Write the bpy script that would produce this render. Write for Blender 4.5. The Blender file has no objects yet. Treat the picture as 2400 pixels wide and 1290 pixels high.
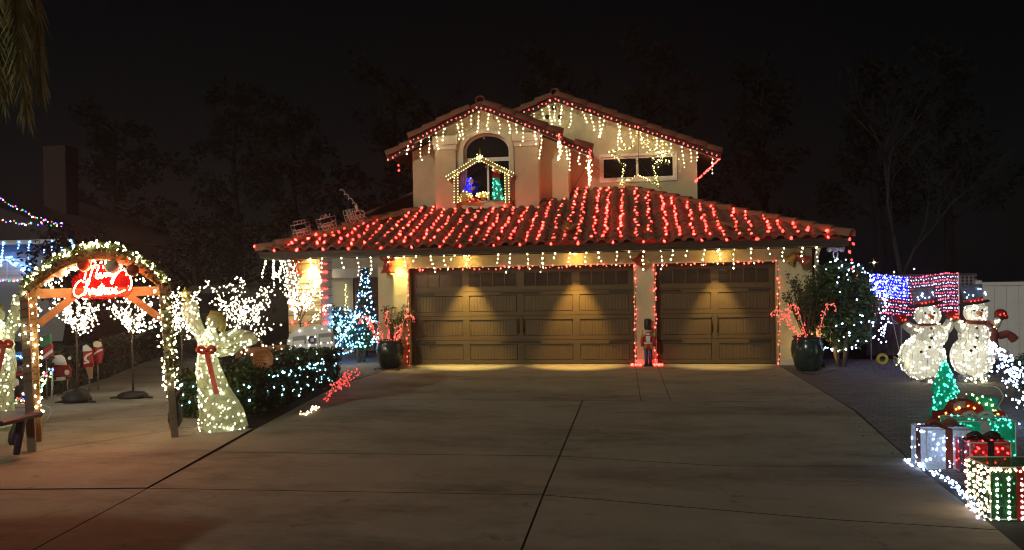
import bpy, math, random
from mathutils import Vector, Matrix
R = math.radians
rnd = random.Random(7)
SC = bpy.context.scene
COL = SC.collection

# ------------------------------------------------------------------ camera
F = 1800.0                                   # focal length in photo pixels (photo 2400 px wide)
CAM = Vector((4.618, -16.342, 1.964)); YAW, PITCH, ROLL = .1411, -.00109, -.0185
fw = Vector((-math.sin(YAW)*math.cos(PITCH), math.cos(YAW)*math.cos(PITCH), math.sin(PITCH)))
rt = Vector((math.cos(YAW), math.sin(YAW), 0)); up = rt.cross(fw)
cr = rt*math.cos(ROLL)+up*math.sin(ROLL); cu = -rt*math.sin(ROLL)+up*math.cos(ROLL)
cd = bpy.data.cameras.new('camera'); cam = bpy.data.objects.new('camera', cd); COL.objects.link(cam)
cam.matrix_world = Matrix(((cr.x, cu.x, -fw.x, CAM.x), (cr.y, cu.y, -fw.y, CAM.y), (cr.z, cu.z, -fw.z, CAM.z), (0, 0, 0, 1)))
cd.sensor_width = 36; cd.lens = F/2400*36; cd.clip_end = 1000; cd.clip_start = .05
SC.camera = cam
# ------------------------------------------------------------------ night sky and the one far lamp behind the viewer
SUN_EL, SUN_AZ = R(20), R(-24)               # low warm lamp light from behind the viewer, a little to the left
W = bpy.data.worlds.new('World'); SC.world = W; W.use_nodes = True
nt = W.node_tree; bg = nt.nodes['Background']
sk = nt.nodes.new('ShaderNodeTexSky'); sk.sky_type = 'NISHITA'; sk.sun_disc = False
sk.sun_elevation = SUN_EL; sk.sun_rotation = R(180)+SUN_AZ
nt.links.new(sk.outputs[0], bg.inputs[0]); bg.inputs[1].default_value = .0004
sl = bpy.data.lights.new('sun', 'SUN'); sl.energy = .92; sl.angle = R(1.5); sl.color = (1, .97, .70)
so = bpy.data.objects.new('sun', sl); COL.objects.link(so)
sd = Vector((-math.sin(-SUN_AZ)*math.cos(SUN_EL), -math.cos(SUN_AZ)*math.cos(SUN_EL), math.sin(SUN_EL)))
so.rotation_euler = sd.to_track_quat('Z', 'Y').to_euler(); so.location = (0, -30, 20)
SC.view_settings.view_transform = 'Standard'; SC.view_settings.look = 'None'
SC.view_settings.exposure = 0.0; SC.view_settings.gamma = 1
SC.render.engine = 'CYCLES'
cy = SC.cycles
cy.use_denoising = True; cy.max_bounces = 5; cy.diffuse_bounces = 3; cy.glossy_bounces = 3
cy.transmission_bounces = 4; cy.transparent_max_bounces = 8; cy.sample_clamp_indirect = 3; cy.sample_clamp_direct = 0
cy.filter_width = 1.15; cy.use_light_tree = True; cy.caustics_reflective = False; cy.caustics_refractive = False

# ------------------------------------------------------------------ helpers
def ray(x, y): return fw+cr*((x-1200)/F)-cu*((y-645)/F)
def at(x, y, Y):
    d = ray(x, y); return CAM+d*((Y-CAM.y)/d.y)
def g(x, y, z=0.0):
    d = ray(x, y); return CAM+d*((z-CAM.z)/d.z)

class MB:
    def __init__(s): s.v = []; s.f = []; s.sm = []
    def add(s, vs, fs, sm=False, M=None):
        n = len(s.v)
        s.v += [tuple(M @ Vector(v)) if M is not None else tuple(v) for v in vs]
        s.f += [tuple(i+n for i in f) for f in fs]; s.sm += [sm]*len(fs)
        return s
    def box(s, x0, x1, y0, y1, z0, z1, M=None):
        return s.add([(x0,y0,z0),(x1,y0,z0),(x1,y1,z0),(x0,y1,z0),(x0,y0,z1),(x1,y0,z1),(x1,y1,z1),(x0,y1,z1)],
                     [(0,3,2,1),(4,5,6,7),(0,1,5,4),(1,2,6,5),(2,3,7,6),(3,0,4,7)], M=M)
    def bevbox(s, x0, x1, y0, y1, z0, z1, b=.01, M=None):     # box with chamfered vertical and horizontal edges
        p = []
        for z, k in ((z0, b), (z0+b, 0), (z1-b, 0), (z1, b)):
            p += [(x0+k+b*(k==0),y0+k,z),(x1-k-b*(k==0),y0+k,z),(x1-k,y0+k+b*(k==0),z),(x1-k,y1-k-b*(k==0),z),
                  (x1-k-b*(k==0),y1-k,z),(x0+k+b*(k==0),y1-k,z),(x0+k,y1-k-b*(k==0),z),(x0+k,y0+k+b*(k==0),z)]
        f = [tuple(range(7,-1,-1)), tuple(range(24,32))]
        for r in range(3):
            for i in range(8):
                j = (i+1) % 8; f.append((r*8+i, r*8+j, r*8+8+j, r*8+8+i))
        return s.add(p, f, M=M)
    def prism(s, poly, a, b, axis='y', M=None):               # polygon in xz (axis y), xy (axis z) or yz (axis x)
        n = len(poly)
        mk = {'y': lambda p, t: (p[0], t, p[1]), 'z': lambda p, t: (p[0], p[1], t), 'x': lambda p, t: (t, p[0], p[1])}[axis]
        vs = [mk(p, a) for p in poly]+[mk(p, b) for p in poly]
        fs = [tuple(range(n)), tuple(range(2*n-1, n-1, -1))]+[(i, n+i, n+(i+1) % n, (i+1) % n) for i in range(n)]
        return s.add(vs, fs, M=M)
    def tube(s, pts, r, n=6, closed=False, cap=True, M=None):
        pts = [Vector(p) for p in pts]; m = len(pts); rs = r if isinstance(r, (list, tuple)) else [r]*m
        vs = []; pu = None
        for i in range(m):
            if closed: t = pts[(i+1) % m]-pts[i-1]
            else: t = pts[min(i+1, m-1)]-pts[max(i-1, 0)]
            if t.length < 1e-7: t = Vector((0,0,1))
            t.normalize()
            if pu is None:
                pu = Vector((0,0,1)) if abs(t.z) < .9 else Vector((1,0,0))
            u = pu-t*pu.dot(t)
            if u.length < 1e-4: u = t.orthogonal()
            u.normalize(); w = t.cross(u); pu = u
            for k in range(n):
                a = 2*math.pi*k/n; vs.append(pts[i]+(u*math.cos(a)+w*math.sin(a))*rs[i])
        fs = []
        for i in range(m if closed else m-1):
            j = (i+1) % m
            for k in range(n):
                l = (k+1) % n; fs.append((i*n+k, i*n+l, j*n+l, j*n+k))
        if cap and not closed: fs += [tuple(range(n-1,-1,-1)), tuple((m-1)*n+k for k in range(n))]
        return s.add(vs, fs, True, M)
    def lathe(s, prof, n=16, M=None, c=(0,0,0)):
        vs = []; fs = []
        for r, z in prof:
            for k in range(n):
                a = 2*math.pi*k/n; vs.append((c[0]+r*math.cos(a), c[1]+r*math.sin(a), c[2]+z))
        for i in range(len(prof)-1):
            for k in range(n):
                l = (k+1) % n; fs.append((i*n+k, i*n+l, (i+1)*n+l, (i+1)*n+k))
        fs += [tuple(range(n-1,-1,-1)), tuple((len(prof)-1)*n+k for k in range(n))]
        return s.add(vs, fs, True, M)
    def ball(s, c, r, n=10, m=6, M=None, sm=True):
        rx, ry, rz = (r, r, r) if not isinstance(r, (list, tuple)) else r
        vs = [(c[0],c[1],c[2]-rz)]; fs = []
        for i in range(1, m):
            a = math.pi*i/m
            for k in range(n):
                b = 2*math.pi*k/n; vs.append((c[0]+rx*math.sin(a)*math.cos(b), c[1]+ry*math.sin(a)*math.sin(b), c[2]-rz*math.cos(a)))
        vs.append((c[0],c[1],c[2]+rz)); t = len(vs)-1
        for k in range(n): fs.append((0, 1+(k+1) % n, 1+k)); fs.append((t, 1+(m-2)*n+k, 1+(m-2)*n+(k+1) % n))
        for i in range(m-2):
            for k in range(n):
                l = (k+1) % n; fs.append((1+i*n+k, 1+i*n+l, 1+(i+1)*n+l, 1+(i+1)*n+k))
        return s.add(vs, fs, sm, M)
    def mesh(s, name, mat):
        me = bpy.data.meshes.new(name); me.from_pydata(s.v, [], s.f); me.update()
        if s.sm: me.polygons.foreach_set('use_smooth', s.sm)
        if mat: me.materials.append(mat)
        return me
    def build(s, name, mat, parent=None, local=False):
        return link(bpy.data.objects.new(name, s.mesh(name, mat)), parent, local)

def link(o, parent=None, local=False):
    COL.objects.link(o)
    if parent:
        o.parent = parent
        if parent.type == 'EMPTY' and not local: o.matrix_parent_inverse = Matrix.Translation(-parent.location)
    return o
def tag(o, label=None, cat=None, group=None, kind=None):
    if label: o['label'] = label
    if cat: o['category'] = cat
    if group: o['group'] = group
    if kind: o['kind'] = kind
    return o
def thing(name, label, cat, loc=(0,0,0), rz=0, group=None):
    o = bpy.data.objects.new(name, None); o.empty_display_size = .2; COL.objects.link(o)
    o.location = loc; o.rotation_euler = (0,0,rz)
    return tag(o, label, cat, group)
def inst(name, me, parent, M, local=False):
    o = bpy.data.objects.new(name, me); COL.objects.link(o)
    if parent:
        o.parent = parent
        if parent.type == 'EMPTY' and not local: o.matrix_parent_inverse = Matrix.Translation(-parent.location)
    o.matrix_basis = M
    return o
def copy_tree(o, parent=None):
    c = o.copy(); COL.objects.link(c); c.parent = parent
    for ch in list(o.children): copy_tree(ch, c)
    return c
def axM(p, d, roll=0.0, scale=1.0):           # matrix at p whose local z runs along d
    q = Vector(d).normalized().to_track_quat('Z', 'Y')
    return Matrix.Translation(p) @ q.to_matrix().to_4x4() @ Matrix.Rotation(roll, 4, 'Z') @ Matrix.Scale(scale, 4)

# ------------------------------------------------------------------ materials
def mat(name, col, rough=.7, var=.18, scale=6.0, bump=0.0, bscale=60.0, metal=0.0, col2=None, spec=.4, det=4, trans=0, coat=0):
    m = bpy.data.materials.new(name); m.use_nodes = True; t = m.node_tree; b = t.nodes['Principled BSDF']
    b.inputs['Roughness'].default_value = rough; b.inputs['Metallic'].default_value = metal
    b.inputs['Specular IOR Level'].default_value = spec
    if trans: b.inputs['Transmission Weight'].default_value = trans
    if coat: b.inputs['Coat Weight'].default_value = coat
    tc = t.nodes.new('ShaderNodeTexCoord'); nz = t.nodes.new('ShaderNodeTexNoise')
    nz.inputs['Scale'].default_value = scale; nz.inputs['Detail'].default_value = det; nz.inputs['Roughness'].default_value = .65
    t.links.new(tc.outputs['Object'], nz.inputs['Vector'])
    rp = t.nodes.new('ShaderNodeValToRGB'); rp.color_ramp.elements[0].position = .3; rp.color_ramp.elements[1].position = .7
    c2 = col2 or tuple(min(1, c*(1+var)) for c in col); c1 = col if col2 else tuple(c*(1-var) for c in col)
    rp.color_ramp.elements[0].color = (*c1, 1); rp.color_ramp.elements[1].color = (*c2, 1)
    t.links.new(nz.outputs['Fac'], rp.inputs['Fac']); t.links.new(rp.outputs['Color'], b.inputs['Base Color'])
    if bump:
        n2 = t.nodes.new('ShaderNodeTexNoise'); n2.inputs['Scale'].default_value = bscale; n2.inputs['Detail'].default_value = 5
        t.links.new(tc.outputs['Object'], n2.inputs['Vector'])
        bp = t.nodes.new('ShaderNodeBump'); bp.inputs['Strength'].default_value = bump; bp.inputs['Distance'].default_value = .02
        t.links.new(n2.outputs['Fac'], bp.inputs['Height']); t.links.new(bp.outputs['Normal'], b.inputs['Normal'])
    return m
def glow(name, col, s, var=.65):
    m = bpy.data.materials.new(name); m.use_nodes = True; t = m.node_tree
    b = t.nodes['Principled BSDF']; b.inputs['Base Color'].default_value = (*[min(1, .3+.5*c) for c in col], 1)
    b.inputs['Roughness'].default_value = .3
    b.inputs['Emission Color'].default_value = (*col, 1); b.inputs['Emission Strength'].default_value = s
    if var:                                     # every bulb a little brighter or dimmer than the next
        ge = t.nodes.new('ShaderNodeNewGeometry'); oi = t.nodes.new('ShaderNodeObjectInfo')
        a = t.nodes.new('ShaderNodeMath'); a.operation = 'ADD'; t.links.new(ge.outputs['Random Per Island'], a.inputs[0]); t.links.new(oi.outputs['Random'], a.inputs[1])
        f = t.nodes.new('ShaderNodeMath'); f.operation = 'FRACT'; t.links.new(a.outputs[0], f.inputs[0])
        k = t.nodes.new('ShaderNodeMapRange'); k.inputs['To Min'].default_value = s*(1-var); k.inputs['To Max'].default_value = s*(1+var)
        t.links.new(f.outputs[0], k.inputs['Value']); t.links.new(k.outputs[0], b.inputs['Emission Strength'])
    m.cycles.emission_sampling = 'FRONT'
    return m
def cloth_glow(name, col, em, s, rough=.6):     # thin fabric with its own emission standing in for bulbs inside
    m = mat(name, col, rough, .12, 25)
    b = m.node_tree.nodes['Principled BSDF']
    b.inputs['Emission Color'].default_value = (*em, 1); b.inputs['Emission Strength'].default_value = s
    return m

def concrete():
    m = mat('concrete', (.30,.275,.24), .88, .16, 1.1, .25, 90, det=8)
    t = m.node_tree; b = t.nodes['Principled BSDF']; rp = next(n for n in t.nodes if n.type == 'VALTORGB')
    tc = next(n for n in t.nodes if n.type == 'TEX_COORD')
    n2 = t.nodes.new('ShaderNodeTexNoise'); n2.inputs['Scale'].default_value = .55; n2.inputs['Detail'].default_value = 9; n2.inputs['Roughness'].default_value = .75
    mp = t.nodes.new('ShaderNodeMapping'); mp.inputs['Scale'].default_value = (.6, 1.6, 1)
    t.links.new(tc.outputs['Object'], mp.inputs['Vector']); t.links.new(mp.outputs[0], n2.inputs['Vector'])
    r2 = t.nodes.new('ShaderNodeValToRGB'); r2.color_ramp.elements[0].position = .34; r2.color_ramp.elements[0].color = (.42,.40,.38,1)
    r2.color_ramp.elements[1].position = .52; r2.color_ramp.elements[1].color = (1,1,1,1)
    t.links.new(n2.outputs['Fac'], r2.inputs['Fac'])
    n3 = t.nodes.new('ShaderNodeTexNoise'); n3.inputs['Scale'].default_value = 40; n3.inputs['Detail'].default_value = 3
    t.links.new(tc.outputs['Object'], n3.inputs['Vector'])
    r3 = t.nodes.new('ShaderNodeValToRGB'); r3.color_ramp.elements[0].position = .27; r3.color_ramp.elements[0].color = (.45,.43,.4,1)
    r3.color_ramp.elements[1].position = .36; r3.color_ramp.elements[1].color = (1,1,1,1)
    t.links.new(n3.outputs['Fac'], r3.inputs['Fac'])
    n4 = t.nodes.new('ShaderNodeTexNoise'); n4.inputs['Scale'].default_value = 2.6; n4.inputs['Detail'].default_value = 6; n4.inputs['Roughness'].default_value = .7
    t.links.new(tc.outputs['Object'], n4.inputs['Vector'])
    r4 = t.nodes.new('ShaderNodeValToRGB'); r4.color_ramp.elements[0].position = .30; r4.color_ramp.elements[0].color = (.35,.33,.31,1); r4.color_ramp.elements[1].position = .40; r4.color_ramp.elements[1].color = (1,1,1,1)
    t.links.new(n4.outputs['Fac'], r4.inputs['Fac'])
    e = t.nodes.new('ShaderNodeMixRGB'); e.blend_type = 'MULTIPLY'; e.inputs[0].default_value = .75
    t.links.new(rp.outputs[0], e.inputs[1]); t.links.new(r4.outputs[0], e.inputs[2])
    a = t.nodes.new('ShaderNodeMixRGB'); a.blend_type = 'MULTIPLY'; a.inputs[0].default_value = .9
    c = t.nodes.new('ShaderNodeMixRGB'); c.blend_type = 'MULTIPLY'; c.inputs[0].default_value = .7
    t.links.new(e.outputs[0], a.inputs[1]); t.links.new(r2.outputs[0], a.inputs[2])
    t.links.new(a.outputs[0], c.inputs[1]); t.links.new(r3.outputs[0], c.inputs[2]); t.links.new(c.outputs[0], b.inputs['Base Color'])
    return m
def pavers():
    m = mat('pavers', (.17,.13,.11), .85, .2, 3, 0)
    t = m.node_tree; b = t.nodes['Principled BSDF']; tc = next(n for n in t.nodes if n.type == 'TEX_COORD')
    br = t.nodes.new('ShaderNodeTexBrick'); br.inputs['Scale'].default_value = 1; br.inputs['Brick Width'].default_value = .21
    br.inputs['Row Height'].default_value = .105; br.inputs['Mortar Size'].default_value = .006
    br.inputs['Color1'].default_value = (.19,.175,.175,1); br.inputs['Color2'].default_value = (.125,.12,.125,1); br.inputs['Mortar'].default_value = (.03,.028,.026,1)
    t.links.new(tc.outputs['Object'], br.inputs['Vector']); t.links.new(br.outputs['Color'], b.inputs['Base Color'])
    bp = t.nodes.new('ShaderNodeBump'); bp.inputs['Strength'].default_value = .6; bp.inputs['Distance'].default_value = .01; bp.invert = True
    t.links.new(br.outputs['Fac'], bp.inputs['Height']); t.links.new(bp.outputs[0], b.inputs['Normal'])
    return m
def beadboard(name, col):
    m = mat(name, col, .45, .06, 3, 0)
    t = m.node_tree; b = t.nodes['Principled BSDF']; tc = next(n for n in t.nodes if n.type == 'TEX_COORD')
    wv = t.nodes.new('ShaderNodeTexWave'); wv.wave_type = 'BANDS'; wv.bands_direction = 'X'; wv.wave_profile = 'SIN'
    wv.inputs['Scale'].default_value = 4.4; wv.inputs['Distortion'].default_value = 0
    t.links.new(tc.outputs['Object'], wv.inputs['Vector'])
    rp = t.nodes.new('ShaderNodeValToRGB'); rp.color_ramp.elements[0].position = 0; rp.color_ramp.elements[1].position = .22
    t.links.new(wv.outputs['Fac'], rp.inputs[0])
    bp = t.nodes.new('ShaderNodeBump'); bp.inputs['Strength'].default_value = .45; bp.inputs['Distance'].default_value = .008
    t.links.new(rp.outputs[0], bp.inputs['Height']); t.links.new(bp.outputs[0], b.inputs['Normal'])
    return m

CONC = concrete(); PAVE = pavers()
SOIL = mat('soil', (.045,.034,.024), .95, .4, 14, .8, 40)
STUC = mat('stucco', (.60,.52,.36), .9, .10, 1.6, .9, 110)
STUCW = mat('stucco_trim', (.62,.55,.44), .85, .05, 2.2, .4, 130)
FASC = mat('fascia_paint', (.045,.033,.024), .6, .12, 5, .1, 60)
SOFF = mat('soffit_paint', (.42,.37,.29), .8, .08, 4)
TILE = mat('clay_tile', (.19,.085,.052), .85, .3, 3.3, .4, 50, col2=(.115,.055,.04))
TILE2 = mat('clay_ridge_tile', (.29,.125,.075), .85, .3, 2.5, .4, 50, col2=(.20,.085,.055))
DOORP = mat('door_paint', (.084,.058,.032), .42, .05, 3, .05, 40)
DOORB = beadboard('door_beadboard', (.084,.058,.032))
IRON = mat('black_iron', (.012,.011,.010), .5, .2, 20)
GLASS = mat('dark_glass', (.012,.012,.014), .06, .1, 3, spec=.6)
DPANE = mat('garage_pane', (.045,.036,.030), .18, .25, 2.5, spec=.6)
VINYL = mat('white_vinyl', (.70,.68,.62), .4, .04, 4)
WIRE = mat('green_wire', (.012,.022,.012), .7, .1, 9)
WWIRE = mat('white_wire', (.55,.54,.5), .6, .1, 9)
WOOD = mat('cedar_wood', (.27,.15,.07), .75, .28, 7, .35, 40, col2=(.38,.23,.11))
WOODG = mat('grey_wood', (.20,.165,.125), .8, .25, 7, .35, 40)
LEAF = mat('dark_leaf', (.030,.062,.020), .55, .5, 5)
LEAF2 = mat('olive_leaf', (.055,.085,.025), .55, .5, 5)
LEAF3 = mat('grey_leaf', (.055,.06,.045), .7, .4, 5)
NIGHT = mat('far_leaf', (.0075,.0085,.006), .9, .4, 1.5, spec=.1)
FARB = mat('far_bark', (.010,.008,.007), .95, .3, 12, spec=.1)
BARK = mat('bark', (.07,.05,.035), .9, .3, 12, .6, 30)
POT = mat('glazed_pot', (.020,.036,.034), .22, .35, 8, .1, 20, coat=.5)
BAGB = mat('black_bag', (.014,.013,.013), .55, .3, 9, .3, 12)
METALG = mat('grey_metal', (.25,.24,.22), .4, .1, 9, metal=.8)
RED = mat('red_ribbon', (.40,.035,.02), .5, .2, 20)
NAVY = mat('navy_plastic', (.035,.028,.085), .45, .15, 4)
WHITEP = mat('white_paint', (.72,.71,.68), .5, .05, 6)
BLACKP = mat('black_paint', (.015,.015,.016), .5, .2, 9)
REDP = mat('red_paint', (.36,.03,.028), .4, .12, 9)
BLUEP = mat('blue_paint', (.03,.05,.16), .5, .2, 9)
ORANGE = mat('orange_carrot', (.55,.16,.03), .6, .1, 9)
GOLD = mat('gold_paint', (.45,.28,.06), .4, .15, 12, metal=.5)
BROWNP = mat('brown_paint', (.17,.07,.035), .6, .15, 9)
SKIN = mat('skin_paint', (.55,.36,.26), .6, .05, 9)
YEL = mat('yellow_ski', (.42,.36,.08), .5, .1, 9)

E_RED = glow('bulb_red', (1,.024,.017), 18)
E_RED2 = glow('bulb_red_soft', (1,.035,.026), 6)
E_CANE = glow('bulb_cane', (1,.05,.04), 4.2)
E_REDS = glow('bulb_red_small', (1,.06,.05), 8)
E_WARM = glow('bulb_warm', (1,.84,.40), 26)
E_ICE = glow('bulb_icicle', (1,.85,.43), 18)
E_TREE = glow('bulb_tree', (1,.87,.60), 10)
E_SNOW = glow('bulb_snow', (1,.94,.78), 8)
E_YEL = glow('bulb_yellow', (1,.86,.28), 6)
E_COOL = glow('bulb_cool', (.36,.84,1), 7)
E_WHITE = glow('bulb_white', (.42,.60,1), 15)
E_BLUE = glow('bulb_blue', (.12,.36,1), 18)
E_DBLUE = glow('bulb_deep_blue', (.05,.06,1), 14)
E_TEAL = glow('bulb_teal', (.06,.85,.58), 5)
E_GRN = glow('bulb_green', (.06,.85,.22), 5)
E_PUR = glow('bulb_purple', (.35,.08,1), 6)
E_ORG = glow('bulb_orange', (1,.34,.05), 6)
E_NEON = glow('neon_red', (1,.20,.08), 190, 0)
E_LAMP = glow('lamp_warm', (1,.60,.12), 620, 0)

OCT = ([(0,0,-1),(0,0,1),(1,0,0),(0,1,0),(-1,0,0),(0,-1,0)], [(1,2,3),(1,3,4),(1,4,5),(1,5,2),(0,3,2),(0,4,3),(0,5,4),(0,2,5)])
def bulb_mb(pts, r, long=1.35, jit=.35, mb=None, q=random.Random(3)):
    mb = mb or MB()
    for p in pts:
        s = r*(1+q.uniform(-jit, jit)); e = (q.uniform(-.7,.7), q.uniform(-.7,.7), q.uniform(0,3))
        M = Matrix.Translation(p) @ (Matrix.Rotation(e[2],4,'Z') @ Matrix.Rotation(e[0],4,'X') @ Matrix.Rotation(e[1],4,'Y')) @ Matrix.Diagonal((s, s, s*long, 1))
        mb.add(OCT[0], OCT[1], True, M)
    return mb
def bulbs(pts, r, m, parent, name='bulbs', local=False, long=1.35):
    o = bulb_mb(pts, r, long).build(name, m, parent, local); o['kind'] = 'stuff'; return o
def walk(pts, step, q=None, jit=0.0):          # points every `step` along a polyline
    out = []; pts = [Vector(p) for p in pts]; carry = 0.0
    for a, b in zip(pts, pts[1:]):
        L = (b-a).length; d = carry
        while d < L:
            p = a+(b-a)*(d/L)
            if jit: p = p+Vector((q.uniform(-jit,jit), q.uniform(-jit,jit), q.uniform(-jit,jit)))
            out.append(p); d += step
        carry = d-L
    return out
def spline(pts, n=6, closed=False):            # Catmull-Rom
    pts = [Vector(p) for p in pts]; m = len(pts); out = []
    for i in range(m if closed else m-1):
        p0 = pts[(i-1) % m] if closed or i > 0 else pts[i]; p1 = pts[i]; p2 = pts[(i+1) % m]
        p3 = pts[(i+2) % m] if closed or i+2 < m else p2
        for k in range(n):
            t = k/n; out.append(.5*((2*p1)+(p2-p0)*t+(2*p0-5*p1+4*p2-p3)*t*t+(3*p1-p0-3*p2+p3)*t**3))
    if not closed: out.append(pts[-1])
    return out
def leaves(mb, centers, n, spread, size, q, flat=.0):   # leaf quads scattered around centres
    for c in centers:
        for _ in range(n):
            while True:
                d = Vector((q.uniform(-1,1), q.uniform(-1,1), q.uniform(-1,1)))
                if d.length <= 1: break
            p = Vector(c)+d*spread; a = Vector((q.uniform(-1,1), q.uniform(-1,1), q.uniform(-.8,.8))).normalized()
            b = a.cross(Vector((q.uniform(-1,1), q.uniform(-1,1), q.uniform(-1,1)))).normalized(); s = size*q.uniform(.6,1.3)
            mb.add([p-a*s, p-b*s*.42+a*s*.1, p+a*s, p+b*s*.42+a*s*.1], [(0,1,2,3)])
    return mb
def text_mesh(txt, size, mat_, name, depth=.004):
    cu_ = bpy.data.curves.new(name, 'FONT'); cu_.body = txt; cu_.size = size; cu_.extrude = depth; cu_.align_x = 'CENTER'
    tmp = bpy.data.objects.new('tmp', cu_); COL.objects.link(tmp); bpy.context.view_layer.update()
    me = bpy.data.meshes.new_from_object(tmp.evaluated_get(bpy.context.evaluated_depsgraph_get()))
    bpy.data.objects.remove(tmp); bpy.data.curves.remove(cu_); me.name = name; me.materials.clear(); me.materials.append(mat_)
    return me

# ================================================================== SETTING
def structure(o): o['kind'] = 'structure'; return o
structure(MB().prism([(-70,-30),(70,-30),(70,90),(-70,90)], -.30, -.09, 'z').build('ground', SOIL))
def inset(poly, d):
    n = len(poly); ar = sum(poly[i][0]*poly[(i+1) % n][1]-poly[(i+1) % n][0]*poly[i][1] for i in range(n))
    if ar < 0: poly = poly[::-1]
    out = []
    for i in range(n):
        p0, p1, p2 = (Vector(poly[(i+k) % n][:2]) for k in (-1, 0, 1))
        e1 = (p1-p0).normalized(); e2 = (p2-p1).normalized(); n1 = Vector((-e1.y, e1.x)); n2 = Vector((-e2.y, e2.x))
        b = n1+n2; b = b*(1/max(.2, 1+n1.dot(n2))); out.append(tuple(p1+b*d))
    return out
def slab(poly, gap, z1, th, m, parent, name='slab'):
    p = inset(poly, gap); mb = MB(); n = len(p)
    vs = [(*q, z1-th) for q in p]+[(*q, z1) for q in p]
    fs = [tuple(range(n-1,-1,-1)), tuple(range(n, 2*n))]+[(i, (i+1) % n, n+(i+1) % n, n+i) for i in range(n)]
    o = mb.add(vs, fs).build(name, m, parent); o.data.materials.append(JOINT)
    for f in o.data.polygons:
        if f.index >= 2: f.material_index = 1                    # soil packed into the joint
    return o
JOINT = mat('joint_dirt', (.02,.017,.014), .95, .3, 20)
drv = structure(MB().prism([(-9,-20),(9.2,-20),(7.8,.3),(-.6,.3),(-.6,-6)], -.088, -.0065, 'z').build('driveway', JOINT))
def xc(y): return 3.87+.02*(y+10.93)
j1l, j1r, j2l, j2r = -8.16, -8.42, -9.62, -10.15
jb = g(300,1165); jb2 = g(75,1290)
DS = [[(-.16,-6.84),(-.51,-3.03),(-.42,-4.49),(xc(-4.49),-4.49),(xc(-8.1),-8.1),(.02,j1l)],]
DS = [
 [(-.38,-4.49),(xc(-4.49),-4.49),(xc(-8.1),-8.1),(.0,j1l),(-.16,-6.84)],
 [(xc(-4.49),-4.49),(7.77,-4.52),(7.76,-5.2),(7.47,-8.3),(5.6,j1r),(xc(-8.1),-8.1)],
 [(.0,j1l),(xc(-8.1),-8.1),(xc(-9.56),-9.56),(.14,-9.63)],
 [(xc(-8.1),-8.1),(5.6,j1r),(7.47,-8.3),(7.36,-10.2),(6.2,-10.05),(xc(-9.56),-9.56)],
 [(.14,-9.63),(xc(-9.56),-9.56),(xc(-16),-20),(-2.5,-20),(jb2.x,jb2.y)],
 [(xc(-9.56),-9.56),(6.2,-10.05),(7.36,-10.2),(7.25,-11.5),(9.0,-20),(xc(-16),-20)],
 [(-.3,.0),(4.88,.0),(4.88,-4.49),(-.38,-4.49),(-.51,-3.03),(-.3,-.9)],
 [(4.88,.0),(5.33,.0),(5.33,-4.5),(4.88,-4.49)],
 [(5.33,.0),(7.78,.0),(7.77,-4.52),(5.33,-4.5)],
 [(.14,-9.63),(jb2.x,jb2.y),(-2.5,-20),(-9,-20),(-9,-9.0),(-4.6,-9.3)],
]
for i, p in enumerate(DS): slab(p, .005 if i > 5 else .009, 0.0, .006, CONC, drv)
MB().prism([(-.3,.02),(7.78,.02),(7.78,.30),(-.3,.30)], -.006, -.001, 'z').build('threshold', CONC, drv)
wk = structure(MB().prism([tuple(g(x,y)[:2]) for x,y in [(-300,1140),(345,1140),(585,1006),(500,985),(480,930),(520,862),(430,824),(395,824),(100,930),(-300,990)]], -.085, -.03, 'z').build('walkway', JOINT))
WS = [[(-300,1152),(345,1146),(592,1007),(480,998),(0,1074),(-300,1122)],
      [(-300,1121),(0,1074),(480,998),(520,985),(470,970),(99,993),(-300,1018)],
      [(-300,1016),(99,993),(470,970),(480,930),(375,936),(190,948),(-100,967)],
      [(-100,966),(190,948),(375,936),(480,930),(530,880),(520,845),(430,826),(395,826),(250,888),(100,935)]]
for p in WS: slab([tuple(g(x,y)[:2]) for x,y in p], .006, .010, .045, CONC, wk)
structure(MB().prism([(7.80,-10.6),(9.5,-13),(16,-13),(16,1.1),(7.80,1.1),(7.80,-5.2),(7.52,-7.9)], -.088, -.004, 'z').build('paver_patio', PAVE))
structure(MB().prism([(-3.0,-1.7),(-.56,-2.6),(-.34,-.9),(-.34,2.9),(-3.4,2.9)], -.086, -.006, 'z').build('porch_paving', PAVE))

# ================================================================== HOUSE
house = thing('house', 'two storey cream stucco house with red tile roof and three car garage', 'house', (4, 0, 0))
GX = (-.69, 0.0, 4.88, 5.33, 7.77, 8.47); DT = 2.13; WT = 2.42
MB().prism([(GX[0],0),(GX[1],0),(GX[1],DT),(GX[2],DT),(GX[2],0),(GX[3],0),(GX[3],DT),(GX[4],DT),(GX[4],0),(GX[5],0),(GX[5],WT),(GX[0],WT)], 0, .30).build('garage_wall', STUC, house)
MB().box(GX[0],GX[0]+.2,.302,3.2,0,WT).build('side_wall', STUC, house)
MB().box(GX[5]-.2,GX[5],.302,9,0,WT+.05).build('side_wall', STUC, house)
for a, b in ((0,1),(2,3),(4,5)): MB().box(GX[a]-.008*(a != 0), GX[b]+.008, -.018, -.001, 0, .13).build('plinth', STUCW, house)
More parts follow.
